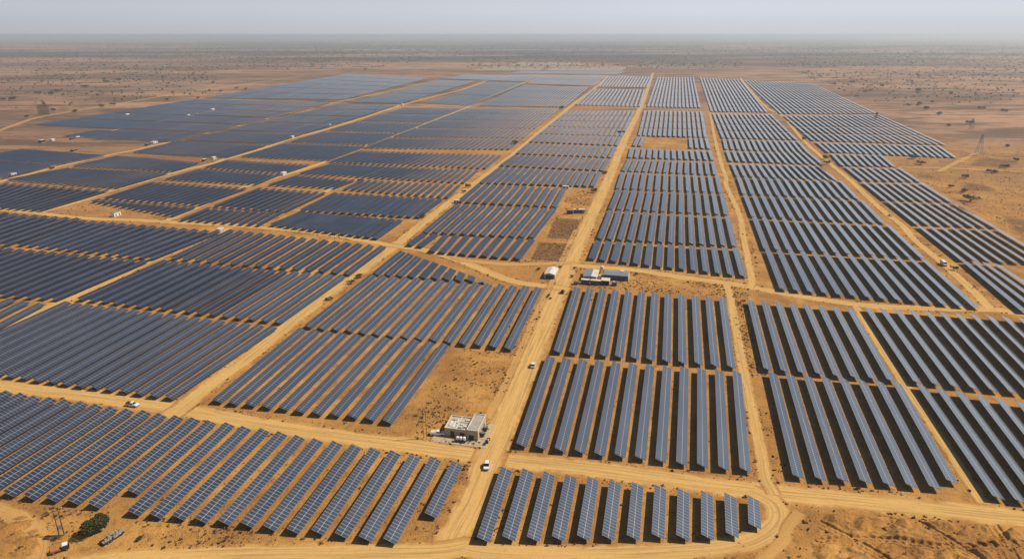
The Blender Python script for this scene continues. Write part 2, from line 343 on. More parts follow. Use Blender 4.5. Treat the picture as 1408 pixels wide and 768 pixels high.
for ti, (name, w, faint, pts) in enumerate(TRACKS):
    c = smooth(pts); d = np.gradient(c, axis=0); d /= np.maximum(np.hypot(d[:, 0], d[:, 1]), 1e-6)[:, None]
    nrm = np.stack([-d[:, 1], d[:, 0]], 1); TRK.append((c, w))
    arc = np.concatenate([[0], np.cumsum(np.hypot(*np.diff(c, axis=0).T))])
    tm = MB(); hw = w * 0.5 * 1.35; z = 0.012 + 0.004 * ti
    for i in range(len(c) - 1):
        a0, a1 = c[i] + nrm[i] * hw, c[i] - nrm[i] * hw; b0, b1 = c[i + 1] + nrm[i + 1] * hw, c[i + 1] - nrm[i + 1] * hw
        tm.poly([(*a1, z), (*b1, z), (*b0, z), (*a0, z)], [(arc[i], -1), (arc[i + 1], -1), (arc[i + 1], 1), (arc[i], 1)])
    tag(tm.build(name, m_track_faint if faint else m_track), kind='structure')
TRKPTS = np.concatenate([c for c, w in TRK]); TRKW = np.concatenate([np.full(len(c), w) for c, w in TRK])
def on_track(p, extra=0.0):
    m = np.abs(TRKPTS[:, 0] - p[0]) + np.abs(TRKPTS[:, 1] - p[1]) < 16
    return bool(np.any(np.hypot(*(TRKPTS[m] - p).T) < TRKW[m] * 0.5 + extra)) if m.any() else False

# dry brush fields beside the main track, bare pale pans far away
for k, q in enumerate([[(749, 328), (790, 331), (799, 302), (764, 298)], [(728, 358), (776, 361), (788, 335), (741, 332)]]):
    P = [G(*p) for p in q]; fm = MB()
    fm.poly([(*p, 0.008) for p in P], [(0, 0), (1, 0), (1, 1), (0, 1)]); tag(fm.build('field', m_scrubfield), kind='structure')
for q in ([(-20, 157), (52, 155), (52, 149), (-20, 150)], [(75, 153), (100, 152), (100, 149), (75, 150)], [(0, 205), (30, 196), (35, 188), (0, 192)], [(1322, 262), (1392, 270), (1360, 252), (1318, 247)], [(1310, 232), (1420, 234), (1420, 214), (1345, 214)], [(1270, 152), (1420, 153), (1420, 148), (1280, 147)], [(1240, 141), (1420, 142), (1420, 132), (1215, 133)], [(1390, 330), (1420, 345), (1420, 300), (1370, 290)], [(1240, 245), (1310, 252), (1300, 240), (1250, 236)], [(1130, 122), (1240, 128), (1230, 121), (1140, 117)], [(0, 110), (120, 108), (110, 104), (0, 105)]):
    P = [G(*p) for p in q]; fm = MB(); fm.poly([(*p, 0.007) for p in P], [(0, 0), (1, 0), (1, 1), (0, 1)]); tag(fm.build('field', m_scrubplain), kind='structure')
m_pan = simple('pale_dry_pan', (0.33, 0.26, 0.19), 0.95, 0, 0.25, 0.004)
for q in ([(652, 97), (742, 97), (752, 92), (668, 91)], [(748, 97), (855, 98), (862, 92), (768, 91)], [(700, 90), (790, 90), (798, 86), (718, 85)]):
    fm = MB(); fm.poly([(*G(*p), 0.01) for p in q]); tag(fm.build('dry_field', m_pan), kind='structure')

# eroded dirt banks, bottom right corner
RUTS = []
def mounds(name, quad, n, amp, seed):
    a, b_, c, d = [G(*p) for p in quad]; mm = MB(); hs = []
    for j in range(n + 1):
        for i in range(n + 1):
            u, v = i / n, j / n
            p = (a * (1 - u) + b_ * u) * (1 - v) + (d * (1 - u) + c * u) * v
            h = abs(mnoise.fractal(Vector((p[0] * 0.055 + seed, p[1] * 0.10 - p[0] * 0.04, seed)), 1.0, 2.2, 5)) * 1.6
            h += mnoise.fractal(Vector((p[0] * 0.3, p[1] * 0.3, seed)), 1.0, 2.0, 3) * 0.18
            e = min(u, 1 - u, v, 1 - v) * 7; e = max(0, min(1, e)); e = e * e * (3 - 2 * e)
            z = max(h, 0) * amp * e - 0.25 * (1 - e) - 0.05
            if RUTS and e > 0.3:
                dm = min(float(np.min(np.hypot(*(q - p).T))) for q in RUTS)
                if dm < 3.2: z = z * (0.35 + 0.65 * (dm / 3.2) ** 2) - (0.48 if 0.5 < dm < 1.3 else 0.0) + (0.30 if 1.5 < dm < 2.2 else 0.0)
            mm.v.append((p[0], p[1], z))
    for j in range(n):
        for i in range(n):
            k = j * (n + 1) + i; mm.f.append((k, k + 1, k + n + 2, k + n + 1)); mm.uv += [(0, 0)] * 4
    o = mm.build(name, m_ground); tag(o, kind='structure')
    for p in o.data.polygons: p.use_smooth = True
RUTS = [smooth(q) for q in ([(1085, 698), (1106, 709), (1166, 739), (1216, 768), (1260, 800)], [(1215, 697), (1236, 704), (1309, 745), (1349, 772), (1390, 800)], [(1120, 745), (1200, 742), (1290, 752), (1408, 748)], [(1358, 712), (1375, 735), (1395, 768)])]
mounds('terrain_banks', [(1095, 790), (1430, 790), (1430, 722), (1115, 700)], 190, 2.3, 3.1)
mounds('terrain_hummocks', [(-40, 770), (60, 770), (70, 712), (-40, 690)], 50, 1.0, 8.3)

# ------------------------------------------------------------------ solar panel rows
PANEL_W, ZC = 4.1, 1.98
# key, rows, bands, tilt, T0, T1, B0, B1 (photo pixels: first/last row centre at far end T and near end B), phrase, count side, skip
B_ = []
def blk(n, bands, tilt, T0, T1, B0, B1, phrase=None, side='left', skip=(), first=1):
    B_.append(dict(n=n, bands=bands, tilt=tilt, q=(T0, T1, B0, B1), phrase=phrase, side=side, skip=skip, first=first))
# front left, below the cross track (27 rows; counted from the right)
FL = 'front left block below the lowest cross track'
blk(1, 1, 22, (629, 636), (629, 636), (592, 708), (592, 708), FL, 'right')
blk(12, 1, 22, (316, 583), (599, 631), (184, 704), (536, 743), FL, 'right', first=2)
blk(1, 1, 22, (291, 580), (291, 580), (183, 675), (183, 675), FL, 'right', first=14)
blk(16, 1, 21, (-46, 531), (269, 576), (-290, 642), (129, 694), FL, 'right', first=15)
FR = 'small front block inside the rounded loop track'
blk(10, 1, 22, (697, 643), (972, 677), (665, 740), (973, 737), FR)
blk(1, 1, 22, (1004, 680), (1004, 680), (1007, 734), (1007, 734), FR, first=11)
blk(1, 1, 22, (1036, 684), (1036, 684), (1038, 723), (1038, 723), FR, first=12)
blk(12, 1, 21, (794, 395), (993, 409), (767, 483), (1006, 504), 'upper tier between sheds and front loop block')
blk(12, 1, 21, (757.5, 490.5), (1013, 511), (717, 612), (1025, 646), 'lower tier just above the loop block')
blk(8, 1, 18, (1032, 413), (1168, 423), (1056, 508), (1226, 523), 'upper tier left of narrow track at right')
blk(7, 1, 18, (1062, 512), (1209, 524), (1098, 655), (1286, 670), 'lower tier left of narrow track at right')
blk(1, 1, 17, (1233, 526), (1233, 526), (1310, 662), (1310, 662), 'lower tier left of narrow track at right', first=8)
blk(12, 1, 17, (1193, 423), (1426, 439), (1262, 525), (1565, 559), 'upper tier right of narrow track at right')
blk(7, 1, 17, (1266, 529), (1431, 557), (1373, 683), (1565, 715), 'lower tier right of narrow track at right')
blk(11, 1, 20, (417, 452), (613, 472), (298, 551), (533, 579), 'tier left of the open sandy lot')
blk(15, 1, 20, (513, 378), (741, 395), (423, 449), (699, 479), 'tier above the open sandy lot')
blk(10, 1, 20, (554, 346), (662, 384), (517, 376), (664, 387), 'tapering tier under the curving track')
blk(18, 1, 19, (95, 415), (377, 449), (-97, 502), (232, 546), 'first tier above cross track left of diagonal track', 'right')
blk(17, 1, 19, (230, 358), (472, 379), (110, 411), (381, 443), 'second tier above cross track left of diagonal track', 'right')
blk(15, 1, 19, (320, 316), (527, 339), (238, 355), (477, 376), 'third tier above cross track left of diagonal track', 'right')
blk(6, 1, 19, (-42, 403), (58, 417), (-160, 450), (-40, 468), 'cropped tier at left edge beside sloping track', 'right')
blk(14, 1, 19, (3, 340), (201, 358), (-146, 395), (74, 411), 'second tier left of the sloping left track', 'right')
blk(14, 1, 19, (118, 303), (300, 318), (27, 336), (207, 355), 'top tier left of the sloping left track', 'right')
blk(9, 1, 19, (-3, 292), (108, 300), (-110, 323), (7, 336), 'cropped top tier at the far left edge', 'right')
# centre strip left of the main track
blk(2, 1, 17, (584, 321), (599, 322), (563, 336), (577, 338), 'lowest tier between diagonal track and brown fields')
blk(9, 1, 17, (614, 323), (732, 329), (594, 345), (711, 355), 'lowest tier between diagonal track and brown fields', first=3)
blk(12, 1, 17, (630, 281), (762, 286.5), (585, 318.7), (731, 325.7), 'second tier between diagonal track and brown fields')
blk(12, 1, 17, (660, 253), (776, 259), (632, 277), (762, 284), 'third tier between diagonal track and main track')
blk(16, 1, 16, (689, 230), (824, 236), (662, 251), (814.6, 255.5), 'fourth tier between diagonal track and main track')
blk(16, 1, 15, (711, 212.5), (837, 218), (690, 227), (827, 234))
blk(16, 1, 15, (729, 196.5), (846, 201.5), (712, 210.5), (838, 216))
blk(16, 5, 14, (782, 152), (872, 152), (730, 195), (847, 200))
blk(16, 4, 14, (816.5, 122), (886, 123), (793, 144), (879, 146.5))
blk(16, 3, 14, (836.5, 104.6), (896.7, 105.5), (824, 119), (889, 120))
# strip right of the main track
blk(14, 1, 16, (823, 331), (1011, 341), (814, 355), (1022, 379), 'first tier above sheds right of main track')
blk(14, 1, 16, (840, 289), (1000, 297.5), (825, 327.5), (1010, 338), 'second tier above sheds right of main track')
blk(14, 1, 15, (851, 260.5), (992, 266), (840, 287), (999, 295), 'third tier above sheds right of main track')
blk(14, 1, 14, (856.6, 236.5), (985.5, 241.5), (850, 258.7), (991, 264.7))
blk(14, 1, 13, (866, 218.5), (980, 222), (857.5, 234.5), (983.6, 240))
blk(14, 1, 13, (869, 203.5), (975.5, 206.7), (865.7, 216), (980, 220))
blk(14, 1, 13, (878, 187.5), (971, 190), (872, 200), (974.6, 204), skip=range(2, 10))
blk(14, 4, 12, (887.5, 151.6), (964, 153), (879, 186.5), (970, 189))
blk(14, 11, 11, (905, 106), (953, 106), (891, 146.5), (962, 148))
# next strip
blk(14, 1, 14, (1056, 344), (1270, 356.5), (1077, 397), (1342, 422), 'first tier above east cross track beside outer track')
blk(14, 1, 14, (1037.5, 299), (1220, 308.5), (1054, 342), (1268, 354), 'second tier above east cross track beside outer track')
blk(14, 1, 13, (1024.7, 268), (1183, 274), (1036.5, 297.5), (1214, 306), 'third tier above east cross track beside outer track')
blk(14, 1, 12, (1015.5, 243.3), (1155, 248), (1023.7, 266.5), (1179, 273))
blk(14, 1, 12, (1007, 224.5), (1124, 227), (1014.6, 242), (1149.6, 247.4))
blk(14, 1, 11, (1000, 207), (1111.4, 209.4), (1005, 221), (1131, 226))
blk(14, 1, 10, (995.6, 191), (1096.8, 193.5), (999, 205), (1110.5, 209))
blk(14, 4, 10, (981, 155.6), (1058.5, 156.5), (995, 190), (1095, 192))
blk(14, 11, 9, (963.7, 107.3), (1017.5, 109), (979, 153), (1054, 154))
# outer right strip
blk(20, 9, 6, (1024, 110), (1117, 115), (1074, 156), (1205, 156))
blk(20, 4, 7, (1078, 158.5), (1207, 157), (1119, 193), (1300, 199))
blk(20, 1, 8, (1123, 195), (1290, 200), (1139, 208.5), (1313, 216))
blk(8, 1, 9, (1144, 211), (1210, 212.5), (1159, 227), (1229, 228.5))
blk(8, 1, 9, (1163, 229), (1236, 230.6), (1187, 248), (1264, 249))
blk(8, 1, 10, (1187.4, 250), (1266, 251), (1217.5, 274), (1307, 276.5), 'third tier of the strip right of outer track')
blk(8, 1, 11, (1220, 275.6), (1309.5, 278.4), (1261, 307.5), (1368.5, 312), 'second tier of the strip right of outer track')
blk(8, 1, 12, (1264.5, 310.6), (1370, 314), (1323.8, 357), (1454, 363), 'nearest full tier right of outer track')
blk(4, 1, 12, (1326.5, 359), (1369, 362), (1408, 427), (1478, 435), 'corner tier right of outer track at right edge')
# upper left blocks; None rows: as many as the pitch allows
blk(None, 1, 11, (33, 205), (143, 213), (-50, 218), (79, 225))
blk(None, 1, 11, (-30, 221), (73, 226), (-140, 235), (2, 244))
blk(None, 1, 11, (164, 214), (273, 223), (102, 228), (235, 235))
blk(None, 1, 11, (95, 231), (231, 237), (11, 247), (157, 258))
blk(None, 1, 11, (11, 251), (149, 261), (-70, 281), (53, 289))
blk(None, 1, 11, (213, 250), (338, 258), (144, 272), (273, 281))
blk(None, 1, 11, (138, 273.5), (268, 284), (127, 277), (236, 296))
blk(None, 1, 11, (315, 220), (424, 226), (282, 230), (390, 237))
blk(None, 1, 11, (278, 232), (384, 239), (228, 246), (349, 253))
blk(None, 1, 11, (359, 258), (447, 264), (295, 283), (391, 290))
blk(None, 1, 11, (289, 285), (389, 290), (249, 302), (354, 309))
blk(15, 1, 18, (463, 265), (607, 273), (415, 289), (573, 298))
blk(14, 1, 18, (418, 291), (551, 302), (374, 309), (515, 327))
blk(None, 1, 11, (500, 247), (632, 254), (474, 260), (614, 271))
blk(None, 1, 11, (462, 224), (656, 234), (413, 238), (636, 251))
blk(None, 1, 11, (413, 240), (487, 247), (370, 254), (458, 258))
blk(None, 1, 11, (498, 207), (688, 213), (455, 222), (666, 231))
blk(None, 5, 10, (645, 148), (768, 149), (500, 204), (698, 205))
blk(None, 3, 10, (722, 117), (808, 120), (660, 145), (775, 147))
blk(None, 2, 14, (746, 103), (833, 104), (726, 115), (816, 118))
blk(None, 3, 10, (608, 110), (652, 112), (478, 141), (548, 142))
blk(None, 3, 10, (670, 113), (722, 114), (588, 142), (645, 145))
blk(None, 1, 9, (640, 102.5), (744, 103.5), (606, 108), (722, 112))
blk(None, 6, 10, (468, 143), (546, 144), (180, 210), (306, 217))
blk(None, 5, 10, (560, 147), (636, 148), (330, 216), (447, 221))
blk(None, 6, 10, (362, 138), (455, 141), (113, 189), (231, 195))
blk(None, 5, 10, (270, 136.5), (355, 138), (46, 171.5), (166, 177))
blk(None, 1, 11, (135, 179), (153, 179.5), (88, 187), (106, 189))
blk(None, 6, 10, (480, 101), (590, 107), (280, 135), (470, 137))
blk(None, 1, 12, (718, 97.6), (862, 98.6), (700, 101), (846, 102))

ORD = ('first second third fourth fifth sixth seventh eighth ninth tenth eleventh twelfth thirteenth fourteenth fifteenth sixteenth seventeenth '
       'eighteenth nineteenth twentieth').split()
ORD += ['twenty-' + w for w in ORD[:9]] + ['thirtieth'] + ['thirty-' + w for w in ORD[:9]]
rows = []
for bi, b in enumerate(B_):
    T0, T1, B0, B1 = [G(*p, ZC) for p in b['q']]
    n = b['n']
    if n is None: n = max(2, int(round(abs(np.cross(B1 - B0, (T0 - B0) / np.hypot(*(T0 - B0)))) / 7.4)) + 1)
    for i in range(n):
        if i in b['skip']: continue
        u = i / (n - 1) if n > 1 else 0.0
        T = T0 * (1 - u) + T1 * u; Bp = B0 * (1 - u) + B1 * u
        for k in range(b['bands']):
            a, c = Bp + (T - Bp) * (k / b['bands']), Bp + (T - Bp) * ((k + 1) / b['bands'])
            d = c - a; L = np.hypot(*d); d = d / L; mid_ = a[1] > 330 and a[0] > -120 + 0.25 * (a[1] - 330) and b['bands'] == 1
            gap = (10.5 if a[0] < -60 else 6.0) if b['bands'] > 1 else (-1.0 if mid_ else 0.0)
            a = a + d * (gap * 0.5 + rng.uniform(-0.35, 0.35)); c = c - d * (gap * 0.5 + rng.uniform(-0.35, 0.35))
            idx = (n - 1 - i if b['side'] == 'right' else i) + b['first'] - 1
            tilt = b['tilt'] + rng.normal(0, 0.6 if a[1] < 500 else 1.1)
            ps = [PX(*(a + (c - a) * s), ZC) for s in np.linspace(0, 1, 9)]
            vis = [p for p in ps if -18 < p[0] < 1426 and -10 < p[1] < 782]
            if not vis: continue
            pl = sum(math.hypot(ps[j + 1][0] - ps[j][0], ps[j + 1][1] - ps[j][1]) for j in range(8)) * len(vis) / 9
            ang = abs((a[0]) * 0 + 1)
            area = pl * PANEL_W * F_PX / np.mean([p[2] for p in ps])
            rows.append(dict(pw=3.5 if b['n'] is None else 4.5 if a[1] > 330 and a[0] > -150 else PANEL_W, a=a, c=c, tilt=tilt, area=area, phrase=b['phrase'], idx=idx, side=b['side'], bi=bi))
cand = sorted([r for r in rows if r['phrase']], key=lambda r: -r['area'])[:298]
ids = {id(r) for r in cand}
def frame_of(r, local):
    a, c = r['a'], r['c']; d = (c - a); L = float(np.hypot(*d)); d = d / L; rt = np.array([d[1], -d[0]])
    o = (0, 0) if local else a
    return a, d, rt, L, R(r['tilt'])
def table(mb, o, d, rt, L, tau, w0, w1, z0, th, zoff=0.0, uv=True, hw=PANEL_W / 2):
    """Slab lying on the tilted plane between cross offsets w0..w1 (right side low)."""
    def P(s, w, h): return (o[0] + d[0] * s + rt[0] * (w * math.cos(tau) + h * math.sin(tau)), o[1] + d[1] * s + rt[1] * (w * math.cos(tau) + h * math.sin(tau)), z0 - w * math.sin(tau) + h * math.cos(tau))
    lo, hi = zoff - th, zoff
    s0 = uv if isinstance(uv, float) else 0.0
    mb.hexa([P(0, w0, lo), P(0, w1, lo), P(L, w1, lo), P(L, w0, lo), P(0, w0, hi), P(0, w1, hi), P(L, w1, hi), P(L, w0, hi)],
            [(s0, w0 / hw + 1), (s0, w1 / hw + 1), (s0 + L, w1 / hw + 1), (s0 + L, w0 / hw + 1)])
def set_sides(me, nslabs):               # underside gets the back-sheet, everything else the glass material
    for k in range(nslabs): me.polygons[k * 6].material_index = 1
post_cache = {}
for r in cand:
    a, d, rt, L, tau = frame_of(r, True)
    root = empty('solar_panel_row', a[0], a[1])
    side = r['side']
    tag(root, f"{ORD[r['idx']]} panel row from the {side} in {r['phrase']}", 'solar panels', 'solar panel rows of the power plant')
    us = float(rng.integers(0, 28)) * 400 * MOD + float(rng.integers(0, 250)) * MOD
    PW = r['pw']
    for w0, w1 in ((-PW / 2, -0.035), (0.035, PW / 2)):
        m = MB(); table(m, (0, 0), d, rt, L, tau, w0, w1, ZC, 0.07, uv=us, hw=PW / 2)
        o = m.build('module_strip', (m_panel if r['a'][1] < 330 else m_panelfar, m_back), root); set_sides(o.data, 1)
    m = MB(); table(m, (0, 0), d, rt, L + 0.1, tau, -0.034, 0.034, ZC, 0.06, 0.012); m.build('mounting_rail', m_alu, root)
    zt = ZC - 0.20
    m = MB(); m.bar((d[0] * 0.2, d[1] * 0.2, zt), (d[0] * (L - 0.2), d[1] * (L - 0.2), zt), 0.09, n=6); m.build('torque_tube', m_steel, root)
    npost = 2 if L < 30 else 3
    if 'post' not in post_cache:
        m = MB(); m.box(-0.08, 0.08, -0.06, 0.06, 0, zt - 0.05); m.box(-0.16, 0.16, -0.09, 0.09, zt - 0.16, zt - 0.03); post_cache['post'] = m.mesh('support_post', m_steel)
    for k in range(npost):
        s = 1.2 + (L - 2.4) * k / (npost - 1)
        o = link('support_post', post_cache['post'], root, (d[0] * s, d[1] * s, 0)); o.rotation_euler = (0, 0, math.atan2(d[1], d[0]))
m = MB(); ns = 0
for r in rows:
    if id(r) in ids: continue
    a, d, rt, L, tau = frame_of(r, False)
    table(m, a, d, rt, L, tau, -r['pw'] / 2, r['pw'] / 2, ZC, 0.09, hw=r['pw'] / 2, uv=float(rng.integers(0, 28)) * 400 * MOD + float(rng.integers(0, 250)) * MOD); ns += 1
slabs = ns
for r in rows:
    if id(r) in ids or r['a'][1] > 900: continue
    a, d, rt, L, tau = frame_of(r, False)
    for s in (1.2, L * 0.5, L - 1.2):
        p = a + d * s; m.box(p[0] - 0.08, p[0] + 0.08, p[1] - 0.08, p[1] + 0.08, 0, ZC - 0.12)
o = m.build('solar_panel_rows', (m_panelfar, m_back)); set_sides(o.data, slabs)
for p in o.data.polygons[slabs * 6:]: p.material_index = 1
tag(o, 'hundreds of dark blue solar panel rows filling the middle and far plain', 'solar panels', 'solar panel rows of the power plant', 'stuff')
print('rows', len(rows), 'single', len(cand), 'smallest', cand[-1]['area'], 'mass max', max(r['area'] for r in rows if id(r) not in ids))
#@@REST

# ------------------------------------------------------------------ buildings
AX = -HEAD                                # local x across the rows to the right, local y along them away from the camera
def place(name, px, py, rz=AX): p = G(px, py); return empty(name, p[0], p[1], rz)
def dirang(p, q):                          # heading of the ground line between two photo points
    a, b = G(*p), G(*q); d = b - a; return math.atan2(d[1], d[0])
def B(name, mat, parent, boxes, bev=0.0):
    m = MB()
    for q in boxes: m.box(*q)
    o = m.build(name, mat, parent)
    if bev: bevel(o, bev)
    return o
def corrugated(name, mat, parent, x0, x1, y0, y1, z0, z1, step=0.45, along='y', amp=0.05):
    """Ribbed sheet roof rising from z0 at x0 to z1 at x1, ribs running up the slope."""
    m = MB(); n = max(2, int((y1 - y0) / step)) * 2
    for i in range(n):
        ya, yb = y0 + (y1 - y0) * i / n, y0 + (y1 - y0) * (i + 1) / n
        ha, hb = (0, amp) if i % 2 == 0 else (amp, 0)
        m.hexa([(x0, ya, z0 - 0.06), (x1, ya, z1 - 0.06), (x1, yb, z1 - 0.06), (x0, yb, z0 - 0.06), (x0, ya, z0 + ha), (x1, ya, z1 + ha), (x1, yb, z1 + hb), (x0, yb, z0 + hb)])
    return m.build(name, mat, parent)

# control building beside the main track
b = place('control_building', 611.5, 599)
tag(b, 'beige flat roofed control building with raised sheet roof wing beside main track junction', 'building')
W = 0.25
B('wall', m_wall, b, [(0, 2.2, 0, W, 0, 3.55), (2.2, 3.7, 0, W, 2.5, 3.55), (3.7, 5.9, 0, W, 0, 3.55), (5.9, 7.7, 0, W, 2.2, 3.55), (7.7, 8.6, 0, W, 0, 3.55),
                      (0, W, W, 9.0, 0, 3.55), (W, 8.6, 9.0 - W, 9.0, 0, 3.55)], 0.03)
B('wall', m_wall, b, [(8.6, 9.4, -0.4, -0.15, 0, 4.1), (9.4, 11.4, -0.4, -0.15, 2.1, 4.1), (11.4, 12.9, -0.4, -0.15, 0, 4.1),
                      (8.6, 8.85, -0.15, 11, 0, 4.1), (12.65, 12.9, -0.15, 11, 0, 4.1), (8.85, 12.65, 10.75, 11, 0, 4.1)], 0.03)
B('flat_roof', m_roof, b, [(W, 8.6, W, 8.75, 3.15, 3.32)])
B('parapet', m_wallpale, b, [(-0.06, 8.59, -0.06, 0.30, 3.553, 3.72), (-0.06, 0.30, 0.30, 9.06, 3.553, 3.72), (0.30, 8.59, 8.7, 9.06, 3.553, 3.72), (4.0, 4.3, 0.3, 8.7, 3.325, 3.66), (4.3, 8.58, 5.2, 5.45, 3.325, 3.62)], 0.03)
B('parapet', m_wallpale, b, [(8.56, 8.90, -0.46, 11.06, 4.103, 4.38), (12.6, 12.96, -0.46, 11.06, 4.103, 4.38), (8.9, 12.6, -0.46, -0.1, 4.103, 4.2), (8.9, 12.6, 10.7, 11.06, 4.103, 4.45)], 0.03)
m = MB()
for k in range(9): m.hexa([(8.9, 0.05 + k * 1.18, 3.95), (12.6, 0.05 + k * 1.18, 3.95), (12.6, 1.13 + k * 1.18, 3.8), (8.9, 1.13 + k * 1.18, 3.8), (8.9, 0.05 + k * 1.18, 4.0), (12.6, 0.05 + k * 1.18, 4.0), (12.6, 1.13 + k * 1.18, 4.24), (8.9, 1.13 + k * 1.18, 4.24)])
m.build('sheet_roof', m_sheet, b)
B('door', m_dark, b, [(2.2, 3.7, 0.08, 0.14, 0, 2.5)]); B('door', m_dark, b, [(5.9, 7.7, 0.08, 0.14, 0, 2.2)]); B('door', m_dark, b, [(9.4, 11.4, -0.33, -0.27, 0, 2.1)])
for k, (x, y, sx, sy, sz, mm) in enumerate([(1.0, 2.0, 0.9, 3.4, 0.3, m_white), (2.4, 1.2, 0.7, 4.6, 0.25, m_white), (3.3, 4.2, 0.5, 2.6, 0.4, m_white), (5.2, 1.0, 1.1, 0.8, 0.75, m_white), (6.8, 1.6, 1.0, 0.8, 0.75, m_white), (5.4, 2.9, 0.9, 0.7, 0.6, m_white), (1.4, 6.0, 1.9, 1.6, 0.3, m_roof), (6.3, 6.4, 1.5, 1.2, 0.4, m_wallpale)]):
    B('roof_unit', mm, b, [(x, x + sx, y, y + sy, 3.324, 3.324 + sz)], 0.04)
for k in range(3): B('window', m_glass, b, [(12.9, 12.95, 1.5 + k * 3, 2.6 + k * 3, 1.2, 2.3)])
c = place('concrete_pad', 611.5, 599); tag(c, 'pale concrete apron around the beige control building', 'paving', kind='structure')
B('slab', m_concrete, c, [(-4, 17, -4.5, 0.2, 0.0, 0.12), (13.0, 16.4, 0.21, 12, 0.0, 0.12)])
for k, (y, lab) in enumerate([(3.0, 'nearer dark cooling unit along sunlit side wall of control building'), (7.0, 'farther dark cooling unit along sunlit side wall of control building')]):
    u = place('cooling_unit', 611.5, 599); o_ = u.matrix_basis
    p = G(611.5, 599) + np.array([math.cos(AX), math.sin(AX)]) * 13.8 + np.array([-math.sin(AX), math.cos(AX)]) * y
    u.location = (p[0], p[1], 0.121); tag(u, lab, 'air conditioner', 'cooling units beside the control building')
    B('body', m_dark, u, [(-0.6, 0.6, -0.9, 0.9, 0.1, 1.5)], 0.05); B('grille', m_steel, u, [(-0.45, 0.45, -0.7, 0.7, 1.503, 1.56)]); B('foot', m_steel, u, [(-0.55, 0.55, -0.85, -0.7, 0, 0.097), (-0.55, 0.55, 0.7, 0.85, 0, 0.097)])

# sheds by the track crossing
s = place('blue_roof_shed', 801, 386)
tag(s, 'shed with blue grey left roof and cream right roof by the track crossing', 'building')
B('wall', m_wallpale, s, [(0.3, 8.2, 0.3, 0.5, 0, 2.95), (0.3, 8.2, 13.3, 13.5, 0, 2.95), (0.3, 0.5, 0.5, 13.3, 0, 2.95), (8.0, 8.2, 0.5, 13.3, 0, 2.95)])
m = MB(); m.hexa([(0, 0, 2.98), (5.0, 0, 3.35), (5.0, 13.9, 3.35), (0, 13.9, 2.98), (0, 0, 3.08), (5.0, 0, 3.47), (5.0, 13.9, 3.47), (0, 13.9, 3.08)]); m.build('blue_roof', m_blue, s)
m = MB(); m.hexa([(5.0, 0, 3.34), (8.6, 0, 2.98), (8.6, 13.9, 2.98), (5.0, 13.9, 3.34), (5.0, 0, 3.46), (8.6, 0, 3.10), (8.6, 13.9, 3.10), (5.0, 13.9, 3.46)]); m.build('cream_roof', m_wallpale, s)
B('door', m_dark, s, [(1.2, 3.4, 0.24, 0.29, 0, 2.4)]); B('window', m_glass, s, [(4.6, 5.8, 0.24, 0.29, 1.1, 2.1)])
s = place('long_blue_shed', 801, 386); p = G(801, 386) + np.array([math.cos(AX), math.sin(AX)]) * 12.4 + np.array([-math.sin(AX), math.cos(AX)]) * 5.6; s.location = (p[0], p[1], 0)
tag(s, 'long low shed with blue metal roof and dark shaded front east of the crossing', 'building')
B('wall', m_bluedark, s, [(0, 14.4, 0, 0.2, 0, 3.1), (0, 14.4, 8.6, 8.8, 0, 3.1), (0, 0.2, 0.2, 8.6, 0, 3.1)]); B('end_wall', m_white, s, [(14.4, 14.6, 0, 8.8, 0, 3.3)])
m = MB(); m.hexa([(-0.3, -0.4, 3.12), (14.35, -0.4, 3.12), (14.35, 4.4, 3.7), (-0.3, 4.4, 3.7), (-0.3, -0.4, 3.22), (14.35, -0.4, 3.22), (14.35, 4.4, 3.82), (-0.3, 4.4, 3.82)])
m.hexa([(-0.3, 4.4, 3.7), (14.35, 4.4, 3.7), (14.35, 9.2, 3.12), (-0.3, 9.2, 3.12), (-0.3, 4.4, 3.82), (14.35, 4.4, 3.82), (14.35, 9.2, 3.22), (-0.3, 9.2, 3.22)]); m.build('metal_roof', m_blue, s)
B('roof_hatch', m_white, s, [(9.2, 11.4, 5.4, 7.6, 3.5, 4.25)], 0.04)
for k in range(4): B('window', m_glass, s, [(1.5 + k * 3.3, 3.0 + k * 3.3, -0.05, -0.003, 1.2, 2.3)])
s = place('white_gable_shed', 748, 383)
tag(s, 'small white gable roofed shed standing alone left of the track crossing', 'building')
B('wall', m_wall, s, [(0.2, 6.6, 0.2, 0.4, 0, 2.9), (0.2, 6.6, 12.8, 13.0, 0, 2.9), (0.2, 0.4, 0.4, 12.8, 0, 2.9), (6.4, 6.6, 0.4, 12.8, 0, 2.9)])
m = MB()
for y in (0.2, 12.8): m.hexa([(0.2, y, 2.903), (6.6, y, 2.903), (6.6, y + 0.2, 2.903), (0.2, y + 0.2, 2.903), (3.3, y, 3.85), (3.5, y, 3.85), (3.5, y + 0.2, 3.85), (3.3, y + 0.2, 3.85)])
m.build('gable', m_wall, s)
corrugated('roof', m_white, s, -0.1, 3.4, -0.2, 13.3, 3.0, 3.98, 0.5); corrugated('roof', m_white, s, 3.4, 6.9, -0.2, 13.3, 3.98, 3.0, 0.5)
B('roller_door', m_dark, s, [(1.0, 5.8, 0.14, 0.19, 0, 2.6)])

